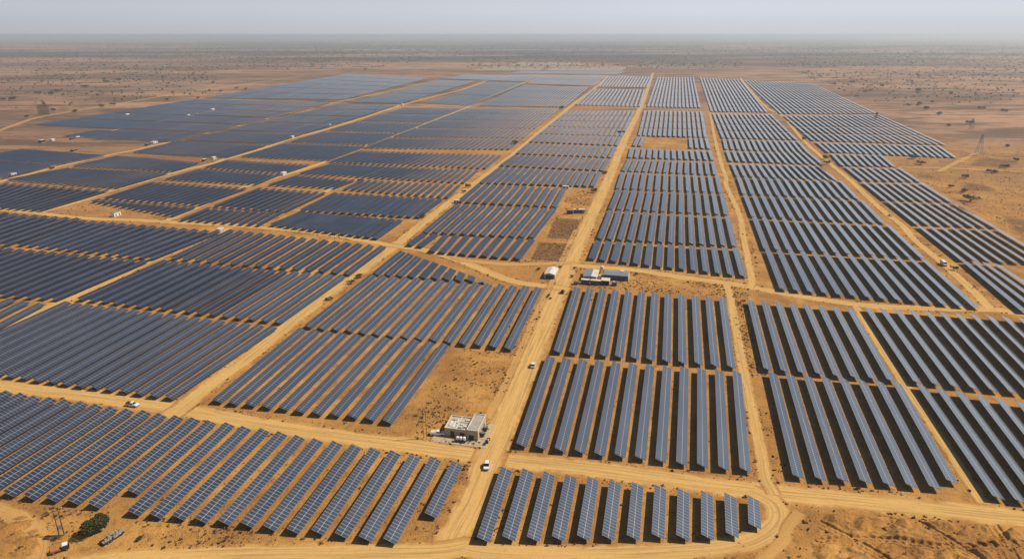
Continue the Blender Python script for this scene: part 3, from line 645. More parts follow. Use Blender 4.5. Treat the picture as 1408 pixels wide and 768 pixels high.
def cabin(px, py, L, Wd, H, rz, mats, label, name='inverter_cabin', group='equipment cabins along the farm tracks', cat='cabin', vents=2):
    body, roofm = mats
    p = G(px, py); r = empty(name, p[0], p[1], rz); tag(r, label, cat, group)
    B('plinth', m_concrete, r, [(-L / 2 - 0.4, L / 2 + 0.4, -Wd / 2 - 0.4, Wd / 2 + 0.4, 0, 0.28)])
    B('body', body, r, [(-L / 2, L / 2, -Wd / 2, Wd / 2, 0.28, H)], 0.05)
    B('roof', roofm, r, [(-L / 2 - 0.12, L / 2 + 0.12, -Wd / 2 - 0.12, Wd / 2 + 0.12, H + 0.003, H + 0.16)], 0.03)
    for k in range(vents):
        x = -L / 2 + L * (k + 0.5) / vents; B('door', m_dark, r, [(x - 0.5, x + 0.5, -Wd / 2 - 0.05, -Wd / 2 - 0.003, 0.4, min(H - 0.3, 2.3))])
    B('vent', m_dark, r, [(L / 2 + 0.003, L / 2 + 0.06, -Wd * 0.25, Wd * 0.25, 1.2, min(H - 0.3, 2.2))])
    return r
FA = dirang((200, 249), (400, 191)); FB = dirang((267, 286), (400, 238)); FW = dirang((0, 249), (146, 214))
WW, WB, DW, TW, DD = (m_white, m_white), (m_white, m_blue), (m_dark, m_white), (m_tan, m_wallpale), (m_dark, m_steel)
for a in [
 (303, 319, 5, 3, 3, FB, WW, 'small white cabin where the sloping left track meets the middle cross track'),
 (160, 297, 7.5, 3, 3.2, FA, WB, 'white and blue cabin alone on the bare triangular lot at left'),
 (390, 241, 7, 3.2, 3.4, FB, WW, 'white cabin between the inner farm track and the spur track'),
 (294, 219, 6, 3, 3.0, FA, WW, 'right white cabin of the pair where two farm tracks converge'),
 (281, 222, 5, 3, 2.8, FA, DW, 'dark sided left cabin of the pair where two farm tracks converge'),
 (18, 242, 7, 3.2, 3.2, FW, WB, 'blue roofed cabin at left edge on the western farm track'),
 (72, 232, 4.5, 2.6, 2.4, FW, DD, 'low dark equipment box right of the blue roofed edge cabin'),
 (58, 196, 8, 4, 3.6, FW, DW, 'dark sided cabin on bare ground at far left'),
 (72, 194, 6, 4, 3.0, FW, WW, 'pale flat cabin just right of the far left dark cabin'),
 (99, 192, 6, 3, 2.6, FW, DD, 'low dark box at the foot of the thin farm track'),
 (107, 190.5, 6, 3, 3.0, FW, WW, 'white cabin at the foot of the thin farm track'),
 (203, 200, 7, 4, 2.6, FW, DD, 'dark box on the pale yard beside the western farm track'),
 (212, 197, 9, 5, 2.4, FW, WW, 'low white cabin on the pale yard beside the western farm track'),
 (175, 159, 9, 4, 3.2, FW, WW, 'white cabin alone among the uppermost far left panels'),
 (259, 160, 6, 4, 3.4, FW, WW, 'lower white cabin on the thin farm track'),
 (292, 151.5, 11, 4, 3.0, FW, WW, 'upper long white cabin at the end of the thin farm track'),
 (271, 158, 6, 3, 2.4, FW, DW, 'short cabin between the two white thin track cabins'),
 (402, 190, 6, 3.4, 3.2, FA, WW, 'white cabin beside the dark clump on the upper farm track'),
 (453, 173.5, 5, 3, 3.0, FA, WW, 'tiny white cabin halfway up the upper farm track'),
 (553, 145, 7, 4, 3.2, FA, WW, 'white cabin at the far fork of the farm tracks'),
 (628, 279, 4.6, 2.8, 2.6, HEAD and AX, WW, 'white cabin beside the diagonal track among panel tiers'),
 (496, 250, 6, 3, 2.6, AX, (m_bluedark, m_bluedark), 'dark blue box at the top of the spur track'),
 (854, 182.5, 11, 4, 3.0, AX, DD, 'dark flat box right at panel strip end near main track'),
 (778, 259, 6, 3, 2.4, AX, WW, 'pale low cabin at the corner above the brown fields'),
 (102, 208, 8, 4, 2.4, FW, DD, 'dark low box behind the leftmost panel block'),
]: cabin(*a)
# power units beside the brown field
cabin(783.5, 294, 5.0, 3.0, 3.2, AX + 0.22, DD, 'dark ribbed generator container left of the long white container', 'generator_container', 'containers above the brown field', 'container', 3)
r = cabin(796, 293, 9.0, 3.2, 3.3, AX + 0.22, (m_bluedark, m_white), 'long white topped container above the brown field by main track', 'power_container', 'containers above the brown field', 'container', 4)
B('roof_vent', m_dark, r, [(-2.4, -0.4, -0.7, 0.8, 3.465, 3.9)], 0.04)
B('fender', m_white, r, [(3.2, 3.5, -1.9, -1.62, 0.3, 3.0)])
# equipment row in front of the sheds
O = G(801, 386); ex, ey = np.array([math.cos(AX), math.sin(AX)]), np.array([-math.sin(AX), math.cos(AX)])
def at_cluster(x, y, name, label, cat='container', grp='equipment row in front of the sheds'):
    p = O + ex * x + ey * y; return tag(empty(name, p[0], p[1], AX), label, cat, grp)
r = at_cluster(-3.0, -6.6, 'transformer', 'grey finned transformer at left end of equipment row before blue sheds', 'transformer')
B('tank', m_steel, r, [(-1.4, 1.4, -1.0, 1.0, 0.2, 2.0)], 0.05); B('fins', m_steel, r, [(-1.3 + k * 0.4, -1.15 + k * 0.4, -1.5, -1.003, 0.4, 1.8) for k in range(7)]); 
m = MB()
for k in range(3): m.bar((-0.8 + k * 0.8, 0, 2.0), (-0.8 + k * 0.8, 0, 2.8), 0.14, 0.08)
m.build('bushings', m_white, r)
for x, Lx, mm, lab in ((2.2, 5.0, DW, 'second unit of equipment row, short dark container with pale top'), (8.3, 6.0, DW, 'third unit of equipment row, longest dark container with pale top')):
    r = at_cluster(x, -4.8, 'dark_container', lab); B('body', mm[0], r, [(-Lx / 2, Lx / 2, -1.4, 1.4, 0.15, 2.9)], 0.05); B('roof', m_wallpale, r, [(-Lx / 2, Lx / 2, -1.4, 1.4, 2.903, 2.98)])
    B('rib', m_steel, r, [(-Lx / 2 + 0.4 + k * 0.6, -Lx / 2 + 0.5 + k * 0.6, -1.46, -1.403, 0.3, 2.75) for k in range(int(Lx / 0.6) - 1)]); B('skid', m_steel, r, [(-Lx / 2, Lx / 2, -1.2, -0.9, 0, 0.147), (-Lx / 2, Lx / 2, 0.9, 1.2, 0, 0.147)])
r = at_cluster(14.0, -3.0, 'open_front_shelter', 'sand coloured flat roofed shelter with dark open front in equipment row', 'shelter')
B('roof', m_wallpale, r, [(-2.6, 2.6, -2.2, 3.4, 2.9, 3.1)], 0.03); B('wall', m_wall, r, [(-2.5, -2.3, -2, 3.2, 0, 2.897), (2.3, 2.5, -2, 3.2, 0, 2.897), (-2.3, 2.3, 3.0, 3.2, 0, 2.897)]); B('bench', m_dark, r, [(-2.0, 2.0, -0.5, 1.0, 0, 1.3)])
r = at_cluster(19.4, -3.6, 'blue_tank_unit', 'small dark blue unit with white cap at right end of equipment row', 'tank')
B('body', m_bluedark, r, [(-1.4, 1.4, -1.1, 1.1, 0.15, 2.1)], 0.08); B('cap', m_white, r, [(-1.0, 0.2, -0.8, 0.8, 2.103, 2.5)], 0.05); B('skid', m_steel, r, [(-1.3, 1.3, -1.0, 1.0, 0, 0.147)])
r = at_cluster(9.8, 17.0, 'water_tank', 'pale round water tank on dark stand behind the two blue sheds', 'water tank', None)
m = MB(); m.bar((0, 0, 2.4), (0, 0, 4.4), 1.2, 1.2, 14); m.bar((0, 0, 4.4), (0, 0, 4.9), 1.2, 0.3, 14); m.build('tank', m_white, r); m = MB()
for q in ((-1, -1), (1, -1), (1, 1), (-1, 1)): m.bar((q[0], q[1], 0), (q[0] * 0.9, q[1] * 0.9, 2.4), 0.12)
m.build('stand', m_dark, r)
r = at_cluster(10.6, 6.5, 'supply_crates', 'sandy stacked crates in the yard between the two blue sheds', 'crates', None)
B('crates', m_wallpale, r, [(-1.8, -0.2, -1.2, 0.6, 0, 1.5), (0.1, 1.6, -0.8, 1.2, 0, 1.1), (-1.4, 0.2, 1.0, 2.6, 0, 1.9), (0.5, 1.5, 1.6, 2.8, 0, 1.2)], 0.04); B('covers', m_dark, r, [(-1.9, -0.1, -1.3, -0.4, 1.503, 1.62), (0.0, 1.7, 0.2, 1.3, 1.103, 1.22)])

# ------------------------------------------------------------------ vehicles (x forward)
def wheels(r, xs_, half, rad):
    for x in xs_:
        for sg in (-1, 1):
            m = MB(); m.bar((x, sg * (half - 0.12), rad), (x, sg * (half + 0.10), rad), rad, rad, 14); w = m.build('wheel', m_rubber, r)
            m = MB(); m.bar((x, sg * (half + 0.101), rad), (x, sg * (half + 0.13), rad), rad * 0.55, rad * 0.5, 10); m.build('rim', m_steel, w)
def prof(name, mat, parent, pts, half, taper=0.0, bev=0.06):
    """Side profile (x, z) extruded across, narrower towards the top by taper."""
    m = MB(); zmax = max(p[1] for p in pts); zmin = min(p[1] for p in pts); n = len(pts)
    hw = lambda z: half - taper * (z - zmin) / max(zmax - zmin, 1e-3)
    Lp = [(x, hw(z), z) for x, z in pts]; Rp = [(x, -hw(z), z) for x, z in pts]
    m.poly(list(reversed(Lp))); m.poly(Rp)
    for i in range(n): m.poly([Lp[i], Lp[(i + 1) % n], Rp[(i + 1) % n], Rp[i]])
    o = m.build(name, mat, parent)
    if bev: bevel(o, bev)
    return o
def vehicle(px, py, rz, kind, paint, label, bed=None, name='parked_car', cat='car'):
    p = G(px, py); r = empty(name, p[0], p[1], rz, 0.12); tag(r, label, cat)
    if kind == 'pickup':
        prof('body', paint, r, [(-2.6, 0.45), (2.6, 0.45), (2.65, 0.85), (2.45, 1.05), (1.2, 1.12), (-0.5, 1.12), (-2.6, 1.12)], 0.93)
        prof('cab', paint, r, [(-0.55, 1.12), (1.25, 1.12), (0.62, 1.78), (-0.45, 1.80)], 0.86, 0.14)
        prof('windscreen', m_glass, r, [(1.30, 1.16), (1.33, 1.16), (0.70, 1.74), (0.67, 1.74)], 0.74, 0.08, 0)
        for sg in (-1, 1):
            m = MB(); m.hexa([(-0.4, sg * 0.86, 1.2), (1.0, sg * 0.86, 1.2), (1.0, sg * 0.875, 1.2), (-0.4, sg * 0.875, 1.2), (-0.35, sg * 0.74, 1.68), (0.6, sg * 0.74, 1.68), (0.6, sg * 0.755, 1.68), (-0.35, sg * 0.755, 1.68)]); m.build('side_window', m_glass, r)
        B('load_bed', bed or m_dark, r, [(-2.5, -0.7, -0.8, 0.8, 1.123, 1.16 if bed is None else 1.5)])
        wheels(r, (-1.65, 1.6), 0.88, 0.38)
    else:
        h = 0.25 if kind == 'suv' else 0.0
        prof('body', paint, r, [(-2.2, 0.35), (2.2, 0.35), (2.25, 0.75), (2.05, 0.92), (1.0, 1.0), (-2.1, 1.02), (-2.25, 0.8)], 0.9)
        prof('cab', m_glass, r, [(-2.0, 1.0), (1.1, 1.0), (0.35, 1.5 + h), (-1.5, 1.5 + h)], 0.84, 0.15)
        prof('roof', paint, r, [(-1.55, 1.503 + h), (0.38, 1.503 + h), (0.30, 1.57 + h), (-1.5, 1.57 + h)], 0.70, 0.03, 0.02)
        wheels(r, (-1.35, 1.4), 0.84, 0.34)
    B('bumper', m_dark, r, [(2.66 if kind == 'pickup' else 2.26, 2.76 if kind == 'pickup' else 2.36, -0.8, 0.8, 0.45, 0.62)])
    hx = 2.62 if kind == 'pickup' else 2.2
    for sg in (-1, 1): B('headlight', m_white, r, [(hx, hx + 0.06, sg * 0.62 - 0.14, sg * 0.62 + 0.14, 0.70, 0.86)])
    return r
AM = dirang((668, 640), (709, 542)); ACX = dirang((100, 541), (250, 563)); AOUT = dirang((1242, 311), (1200, 277))
vehicle(182.5, 558, ACX, 'pickup', m_whitecar, 'white pickup with dark loaded bed driving right along the lowest cross track', m_dark, 'pickup_truck', 'pickup')
vehicle(669.5, 642, AM + math.pi + 0.12, 'suv', m_whitecar, 'white car with dark windscreen at the main track junction')
vehicle(733, 503.5, AM + 0.1, 'suv', m_whitecar, 'white car with dark rear alone halfway up the main track')
vehicle(773.5, 402.5, AM, 'suv', m_dark, 'dark car on the main track below the white gable shed')
vehicle(1224, 297, AOUT + math.pi, 'suv', m_whitecar, 'white and dark car on the outer track farther from the camera')
vehicle(602, 597.5, ACX + 0.25, 'pickup', m_whitecar, 'white pickup parked at the left corner of the control building', m_white, 'pickup_truck', 'pickup')
# van on the outer track
p = G(1297, 364.5); r = empty('delivery_van', p[0], p[1], dirang((1257, 329), (1299, 364)), 0.12); tag(r, 'large white box van with dark shaded side on the outer track', 'van')
prof('body', m_whitecar, r, [(-3.6, 0.5), (3.3, 0.5), (3.4, 1.2), (2.9, 1.9), (2.2, 2.65), (-3.5, 2.8), (-3.6, 2.5)], 1.1, 0.12, 0.12)
prof('windscreen', m_glass, r, [(2.95, 1.95), (2.98, 1.93), (2.32, 2.62), (2.28, 2.62)], 0.9, 0.05, 0)
for sg in (-1, 1): B('side_window', m_glass, r, [(0.9, 2.0, sg * 1.06 - 0.01, sg * 1.06 + 0.01, 1.6, 2.2)])
B('bumper', m_dark, r, [(3.41, 3.52, -1.0, 1.0, 0.45, 0.7)]); wheels(r, (-2.2, 2.2), 1.04, 0.42)
# flatbed truck with the orange load, bottom left corner
p = G(83, 757); r = empty('flatbed_truck', p[0], p[1], dirang((70, 759), (98, 750)), 0.02); tag(r, 'flatbed truck with orange load and white cab roof, bottom left corner', 'truck'); r.scale = (0.8, 0.8, 0.8)
B('chassis', m_dark, r, [(-3.2, 3.0, -0.55, 0.55, 0.55, 0.8)]); B('bed', m_rust, r, [(-3.3, 0.4, -1.1, 1.1, 0.803, 1.0)], 0.03)
B('orange_load', m_orange, r, [(-2.9, -0.5, -0.9, 0.9, 1.003, 1.75), (-0.5, 0.1, -0.7, 0.6, 1.003, 1.4)], 0.15)
prof('cab', m_dark, r, [(0.7, 0.8), (2.9, 0.8), (3.0, 1.5), (2.5, 2.3), (0.8, 2.35)], 1.05, 0.10, 0.08)
prof('cab_roof', m_whitecar, r, [(0.75, 2.36), (2.55, 2.31), (2.4, 2.55), (0.9, 2.6)], 0.98, 0.06, 0.05)
prof('windscreen', m_glass, r, [(3.02, 1.55), (3.05, 1.53), (2.58, 2.25), (2.55, 2.25)], 0.85, 0.05, 0); wheels(r, (-2.0, 2.0), 1.0, 0.48)
for sg in (-1, 1): B('headlight', m_white, r, [(3.0, 3.06, sg * 0.7 - 0.15, sg * 0.7 + 0.15, 1.0, 1.2)])

# water bowser before the control building, drums, scrap trailer
p = G(634, 607); r = empty('tank_trailer', p[0], p[1], ACX + 0.1, 0.121); tag(r, 'dark trailer carrying white tanks before the control building door', 'trailer')
B('frame', m_dark, r, [(-2.0, 2.0, -0.8, 0.8, 0.5, 0.9)], 0.04); 
for x in (-1.3, -0.1, 1.2):
    m = MB(); m.bar((x, 0, 0.9), (x, 0, 1.9), 0.58, 0.58, 14); m.bar((x, 0, 1.9), (x, 0, 2.1), 0.58, 0.25, 14); m.build('tank', m_whitecar, r)
wheels(r, (-1.0, 1.0), 0.8, 0.36); m = MB(); m.bar((2.0, 0, 0.7), (3.0, 0, 0.4), 0.07); m.build('tow_bar', m_dark, r)
p = G(667.5, 610); r = empty('fuel_drums', p[0], p[1], AX, 0.0); tag(r, 'dark drums standing with one white drum right of the control building', 'drums')
for x, y, mm in ((0, 0, m_dark), (0.1, 0.8, m_dark), (0.7, 0.5, m_dark), (0.6, 1.7, m_white), (0.2, 2.4, m_dark), (0.8, 2.6, m_dark), (0.0, -0.8, m_dark)):
    m = MB(); m.bar((x, y, 0), (x, y, 1.0), 0.33, 0.33, 12); m.bar((x, y, 0.45), (x, y, 0.55), 0.35, 0.35, 12); m.build('drum', mm, r)
p = G(155, 740); r = empty('scrap_trailer', p[0], p[1], dirang((143, 747), (168, 732)), 0.0); tag(r, 'long low trailer heaped with pale grey scrap beside the dark green tree', 'trailer'); r.scale = (0.95, 1.35, 1.0)
B('frame', m_dark, r, [(-3.4, 3.2, -0.95, 0.95, 0.55, 0.8)], 0.03); wheels(r, (-2.0, -1.1), 0.85, 0.38)
m = MB()
for k in range(46):
    x, y = random.uniform(-3.1, 3.0), random.uniform(-0.8, 0.8); h = random.uniform(0.15, 0.85) * (1.15 - abs(x) / 6); q = [random.uniform(0.15, 0.5) for _ in range(2)]
    m.box(x - q[0], x + q[0], y - q[1] * 0.6, y + q[1] * 0.6, 0.803 + random.uniform(0, 0.02), 0.83 + h)
bevel(m.build('scrap_load', simple('pale_scrap', (0.36, 0.32, 0.27), 0.8, 0.0, 0.7, 1.4, dirt=(0.10, 0.09, 0.085)), r), 0.05)

# ------------------------------------------------------------------ poles and pylons
a1, a2 = G(82, 737), G(88.5, 734.5); mid = (a1 + a2) / 2; ang = math.atan2(*(a2 - a1)[::-1]); hl = np.hypot(*(a2 - a1)) / 2
r = empty('power_pole_pair', mid[0], mid[1], ang); tag(r, 'two thin dark power poles joined by crossarm at bottom left', 'power pole')
for sg in (-1, 1): m = MB(); m.bar((sg * hl, 0, 0), (sg * hl, 0, 9.3), 0.16, 0.11, 8); m.build('pole', m_wood, r)
m = MB(); m.bar((-hl - 1.0, 0.16, 8.9), (hl + 1.2, 0.16, 8.9), 0.09, n=4); m.bar((-hl, 0.16, 7.7), (hl, 0.16, 7.7), 0.06, n=4); m.build('crossarm', m_wood, r)
for x in (-hl - 0.8, 0, hl + 1.0): m = MB(); m.bar((x, 0.16, 8.99), (x, 0.16, 9.4), 0.10, 0.07); m.build('insulator', m_white, r)
B('transformer_box', m_steel, r, [(-0.5, 0.5, -0.35, 0.35, 2.6, 3.6)], 0.04); m = MB(); m.bar((-hl, 0, 2.55), (hl, 0, 2.55), 0.09, n=4); m.build('brace', m_wood, r)
p = G(72, 740); r = empty('pipe_heap', p[0], p[1], 0.2); tag(r, 'low heap of dark pipes and coils at the foot of the pole pair', 'pipes')
m = MB()
for k in range(9): m.bar((random.uniform(-3, -1), random.uniform(-1, 1), 0.12 + 0.1 * (k % 2)), (random.uniform(1, 3), random.uniform(-1, 1), 0.14 + 0.1 * (k % 3)), 0.10)
m.build('pipes', m_rust, r); m = MB()
for cx_, cy_ in ((-1.6, 0.6), (0.8, -0.7)):
    for k in range(14): t0, t1 = k * math.pi / 7, (k + 1) * math.pi / 7; m.bar((cx_ + 0.7 * math.cos(t0), cy_ + 0.7 * math.sin(t0), 0.38), (cx_ + 0.7 * math.cos(t1), cy_ + 0.7 * math.sin(t1), 0.38), 0.13)
m.build('hose_coil', m_dark, r)
for px, py, h, lab in ((582.5, 603, 11.5, 'left of two thin masts west of the control building'), (586.5, 602, 11.0, 'right of two thin masts west of the control building')):
    p = G(px, py); r = empty('thin_mast', p[0], p[1]); tag(r, lab, 'mast', 'thin masts by the control building')
    m = MB(); m.bar((0, 0, 0.2), (0, 0, h), 0.10, 0.06, 6); m.build('pole', m_wood, r); B('footing', m_concrete, r, [(-0.5, 0.5, -0.5, 0.5, 0, 0.25)]); B('head', m_dark, r, [(-0.35, 0.35, -0.12, 0.12, h, h + 0.25)])
def lattice(px, py, h, base, label, name='lattice_pylon', arms=True):
    p = G(px, py); r = empty(name, p[0], p[1], 0.5); tag(r, label, 'pylon'); m = MB(); n = 7; lv = []
    for k in range(n + 1):
        u = k / n; w = base * (1 - u) ** 1.2 * 0.5 + 0.5; lv.append([(sx * w, sy * w, h * u) for sx, sy in ((-1, -1), (1, -1), (1, 1), (-1, 1))])
    for k in range(n):
        for q in range(4):
            m.bar(lv[k][q], lv[k + 1][q], 0.16, n=4); m.bar(lv[k][q], lv[k + 1][(q + 1) % 4], 0.09, n=4); m.bar(lv[k][(q + 1) % 4], lv[k + 1][q], 0.09, n=4); m.bar(lv[k + 1][q], lv[k + 1][(q + 1) % 4], 0.08, n=4)
    m.build('tower', m_steel, r)
    if arms:
        for z, w in ((h * 0.72, 5.0), (h * 0.84, 4.0), (h * 0.96, 3.0)):
            m = MB(); m.bar((-w, 0, z), (w, 0, z), 0.12, n=4); m.bar((-w, 0, z), (0, 0, z + 1.3), 0.09, n=4); m.bar((w, 0, z), (0, 0, z + 1.3), 0.09, n=4); a = m.build('crossarm', m_steel, r)
            for sg in (-1, 1): m = MB(); m.bar((sg * w, 0, z - 0.12), (sg * w, 0, z - 1.4), 0.12, n=5); m.build('insulator', m_dark, a)
    return r
lattice(1345, 214, 26, 6.5, 'nearer grey lattice pylon where the pylon track ends at right')
lattice(1335, 178, 17, 4.5, 'smaller distant lattice pylon by a tree behind the nearer pylon')
p = G(61, 158); r = empty('steel_gantry', p[0], p[1], 0.15); tag(r, 'dark boxy lattice steel frame standing on the plain at far left', 'steel frame')
m = MB(); mf = MB()
for i in range(7):
    for j in range(3):
        x, y = -9 + i * 3, -4 + j * 4; mf.bar((x, y, 0), (x, y, 19), 0.16, n=4)
for z in range(2, 20, 2):
    for j in range(3): m.bar((-9, -4 + j * 4, z), (9, -4 + j * 4, z), 0.10, n=4)
    for i in range(7): m.bar((-9 + i * 3, -4, z), (-9 + i * 3, 4, z), 0.09, n=4)
    if z % 4 == 2 and z < 18:
        for i in range(6): m.bar((-9 + i * 3, -4, z), (-6 + i * 3, -4, z + 2), 0.12, n=4); m.bar((-9 + i * 3, 4, z), (-6 + i * 3, 4, z + 2), 0.12, n=4)
mf.build('column', m_dark, r); m.build('girder', m_dark, r)

# ------------------------------------------------------------------ trees and bushes
def crown_mb(mb, cx_, cy_, z0, rad, h, n, size, rg):
    """Leaf-clump cards spread through several uneven lobes."""
    nl = max(3, int(3 + rad * 0.9)); lobes = []
    for k in range(nl):
        a = rg.uniform(0, 6.283); d = rad * 0.62 * math.sqrt(rg.uniform(0, 1)); lobes.append((cx_ + d * math.cos(a), cy_ + d * math.sin(a), z0 + h * rg.uniform(0.35, 0.72), rad * rg.uniform(0.32, 0.55), h * rg.uniform(0.22, 0.40)))
    for k in range(n):
        lx, ly, lz, lr, lh = lobes[rg.integers(nl)]
        v = rg.normal(size=3); v /= np.linalg.norm(v); q = rg.uniform(0.55, 1.05)
        p = np.array([lx + v[0] * lr * q, ly + v[1] * lr * q, max(z0 * 0.3 + 0.05, lz + v[2] * lh * q)])
        a = rg.normal(size=3); a /= np.linalg.norm(a); c = np.cross(a, rg.normal(size=3)); c /= np.linalg.norm(c); s_ = size * rg.uniform(0.6, 1.4)
        mb.poly([p - a * s_, p - c * s_ * 0.6, p + a * s_, p + c * s_ * 0.6])
def trunk_mb(mb, h, rad, rg, n=4):
    mb.bar((0, 0, 0), (rad * 0.05, 0, h * 0.4), 0.05 * h + 0.05, 0.03 * h + 0.03, 7)
    for k in range(n):
        a = k * 6.283 / n + rg.uniform(-0.4, 0.4); mb.bar((rad * 0.05, 0, h * 0.36), (rad * 0.55 * math.cos(a), rad * 0.55 * math.sin(a), h * 0.75), 0.028 * h + 0.02, 0.012 * h, 5)
rg = np.random.default_rng(11)
# the green tree at bottom left
p = G(131, 733); r = empty('thorn_tree', p[0], p[1]); tag(r, 'dense dark green tree on bare sand at bottom left', 'tree')
m = MB(); trunk_mb(m, 4.6, 4.0, rg, 6); m.build('trunk', m_bark, r)
m = MB(); crown_mb(m, 0.3, 0, 0.7, 4.3, 4.6, 3600, 0.26, rg); crown_mb(m, 1.6, 1.4, 0.8, 2.6, 4.2, 1500, 0.26, rg); crown_mb(m, -2.4, -0.8, 0.3, 2.2, 2.4, 700, 0.24, rg); m.build('crown', m_leaf, r)
variants = []
for k in range(5):
    m = MB(); crown_mb(m, 0, 0, 0.15 if k % 2 else 0.9, 1.0 * 4, 3.6, 330, 0.42, rg); c_ = m.mesh('crown', m_leaf if k % 2 == 0 else m_leafdry); m = MB(); trunk_mb(m, 3.4, 3.4, rg); variants.append((c_, m.mesh('trunk', m_bark)))
DIRS = [
 # px, py, radius m, label
 (193, 742, 1.3, 'small dark bush right of the scrap trailer'), (123, 731, 0, ''),
 (1334, 277, 6.5, 'large round dark bush beside the panel strip corner at right edge'), (1326, 264, 3.6, 'bush just above the large round bush at right'),
 (1326, 245, 4, 'dark bush right of the plain track below the pylon'), (1307, 258, 3.2, 'small bush between panel strip end and large round bush'),
 (1253, 218, 6, 'dark spreading bush close under the triangular panel tip'), (1266, 226, 5.5, 'low dark bush just above the plain track start'),
 (1363, 238, 6, 'wide bush below the plain track near right edge'), (1380, 231, 4.5, 'bush touching the plain track near right edge'), (1397, 222, 4, 'bush above the plain track at right edge'), (1385, 202, 4, 'bush at right edge level with the pylon'),
 (1304, 174, 4.5, 'lone reddish bush above the pylon track'), (1334, 170, 6.5, 'dark tree beside the smaller distant pylon'),
 (1291, 158, 6.5, 'dark tree right of two in a row on the plain'), (1273, 151, 8, 'dark tree left of two in a row on the plain'), (1263, 144, 8, 'dark tree behind the two trees in a row'), (1249, 146, 6, 'pale bush left of the tree above the far panel edge'),
 (1349, 150, 7, 'small tree on the far plain near right edge'), (1381, 154, 7, 'larger tree on the far plain near right edge'),
 (1262, 127, 11, 'wide dark tree right of the dark thicket on the plain'), (1211, 119, 9, 'dark tree above the dark thicket'), (1196, 119, 8, 'dark tree left above the dark thicket'), (1190, 127, 7, 'dark tree at the left end of the dark thicket'), (1171, 114, 9, 'dark tree just beyond the far right panel corner'), (1205, 159, 5, 'dark bush on the diagonal edge of the far right panels'),
 (140, 147, 7, 'left of two dark trees above the far left panels'), (156, 145, 7.5, 'right of two dark trees above the far left panels'), (104, 154, 6.5, 'lone round dark tree right of the steel frame'), (74, 153, 5, 'small bush touching the steel frame'), (37, 162, 4.5, 'dark tree left of the steel frame'), (60, 144, 5, 'bush behind the top of the steel frame'),
 (79, 127, 9, 'upper of two round trees above the steel frame'), (71, 130, 9, 'lower of two round trees above the steel frame'), (17, 138, 9, 'dark tree near left edge on the plain'), (53, 130, 10, 'wide low thicket tree left of the two round trees'), (3, 138, 8, 'dark tree cut by the left edge'), (117, 121, 10, 'dark tree left of centre on the left plain'), (162, 111, 11, 'dark tree far out on the left plain'), (147, 114, 10, 'dark tree slightly nearer on the left plain'),
 (230, 138, 5.5, 'dark bush below the dark strip thicket at left'), (273, 135.5, 5.5, 'dark tree at the corner of the upper left panels'), (325, 122, 6, 'lone dark tree right of the sandy margin'), (304, 126, 6, 'dark bush in the sandy margin by upper left panels'), (293, 115, 7, 'dark bush beyond the upper left panels'), (338, 123.5, 5, 'tiny dark bush on the panel edge at upper left'),
 (495, 382, 2.6, 'dark bush on right verge of the diagonal track'), (482, 390, 2.4, 'dark bush in the middle of the diagonal track verge'), (452, 412, 2.2, 'low dark bush on the left side of the diagonal track'), (644, 258, 3.6, 'dark bush beside the diagonal track higher up'), (638, 265, 2.8, 'low bush below the dark bush on the diagonal track'), (582, 299, 3.2, 'dark bush where panels end beside the diagonal track'),
 (709, 198, 5.5, 'dark bushy tree on left side of the diagonal track'), (773, 149.5, 7, 'dark bush at a panel corner far up the diagonal track'), (1135, 219, 4.6, 'dark bush on the outer track behind the panel tiers'), (1137, 226, 4.2, 'dark bush just below another on the outer track'), (1104, 193, 4.5, 'dark bush on the outer track higher up'),
 (1311.5, 371, 2.3, 'round dark bush touching the white box van'), (831, 239, 3.4, 'dark bush between the fourth tier and main track'), (816, 265, 3.8, 'low dark scrub clump above the brown field'),
 (790, 370, 1.3, 'small dark bush left behind the blue roof shed'), (786, 381, 1.5, 'small dark bush beside main track left of blue roof shed'), (875, 378, 1.6, 'dark bush right of the long blue shed'), (741, 371, 1.7, 'dark bush left of the white gable shed'), (770, 368, 1.6, 'dark bush right behind the white gable shed'), (754, 408, 1.6, 'reddish bush left of the main track below the gable shed'), (757, 411, 1.2, 'tiny bush right of the reddish bush below the gable shed'),
]
for k, (px, py, rad, lab) in enumerate(DIRS):
    if rad == 0: continue
    cme, tme = variants[k % 5]; p = G(px, py); nm = 'tree' if 'tree' in lab else 'bush'
    r = empty('acacia_tree' if nm == 'tree' else 'dry_bush', p[0], p[1], rg.uniform(0, 6.28)); tag(r, lab, nm, 'scattered trees and bushes')
    s_ = rad / 3.4; r.scale = (s_, s_ * rg.uniform(0.8, 1.15), s_ * rg.uniform(0.75, 1.0) * (0.8 if rad > 5 else 1.0)); link('crown', cme, r); link('trunk', tme, r)
# far-off groves and scattered acacias that read as one mass
m = MB()
def far_clump(x, y, rad, h, n=10):
    for k in range(n):
        v = rg.normal(size=3); v /= np.linalg.norm(v); q = rg.uniform(0.4, 1.0)
        c0 = np.array([x + v[0] * rad * q, y + v[1] * rad * q, max(0.5, h * 0.5 + v[2] * h * 0.5 * q)]); a = rg.normal(size=3); a /= np.linalg.norm(a); c = np.cross(a, rg.normal(size=3)); c /= np.linalg.norm(c); s_ = rad * rg.uniform(0.4, 0.75)
        m.poly([c0 - a * s_, c0 - c * s_ * 0.7, c0 + a * s_, c0 + c * s_ * 0.7])
def strip(x0, x1, y0, y1, n, rad):
    for k in range(n):
        px, py = rg.uniform(x0, x1), rg.normal((y0 + y1) / 2 + 0.5, (y1 - y0) * 0.33 + 0.3); p = G(px, py)
        if mnoise.noise(Vector((p[0] * 0.004, p[1] * 0.002, 1.0))) < rg.uniform(-0.5, 0.15): continue; far_clump(p[0], p[1], rad * rg.uniform(0.4, 1.3), min(rad, 7) * rg.uniform(0.5, 1.0), 8)
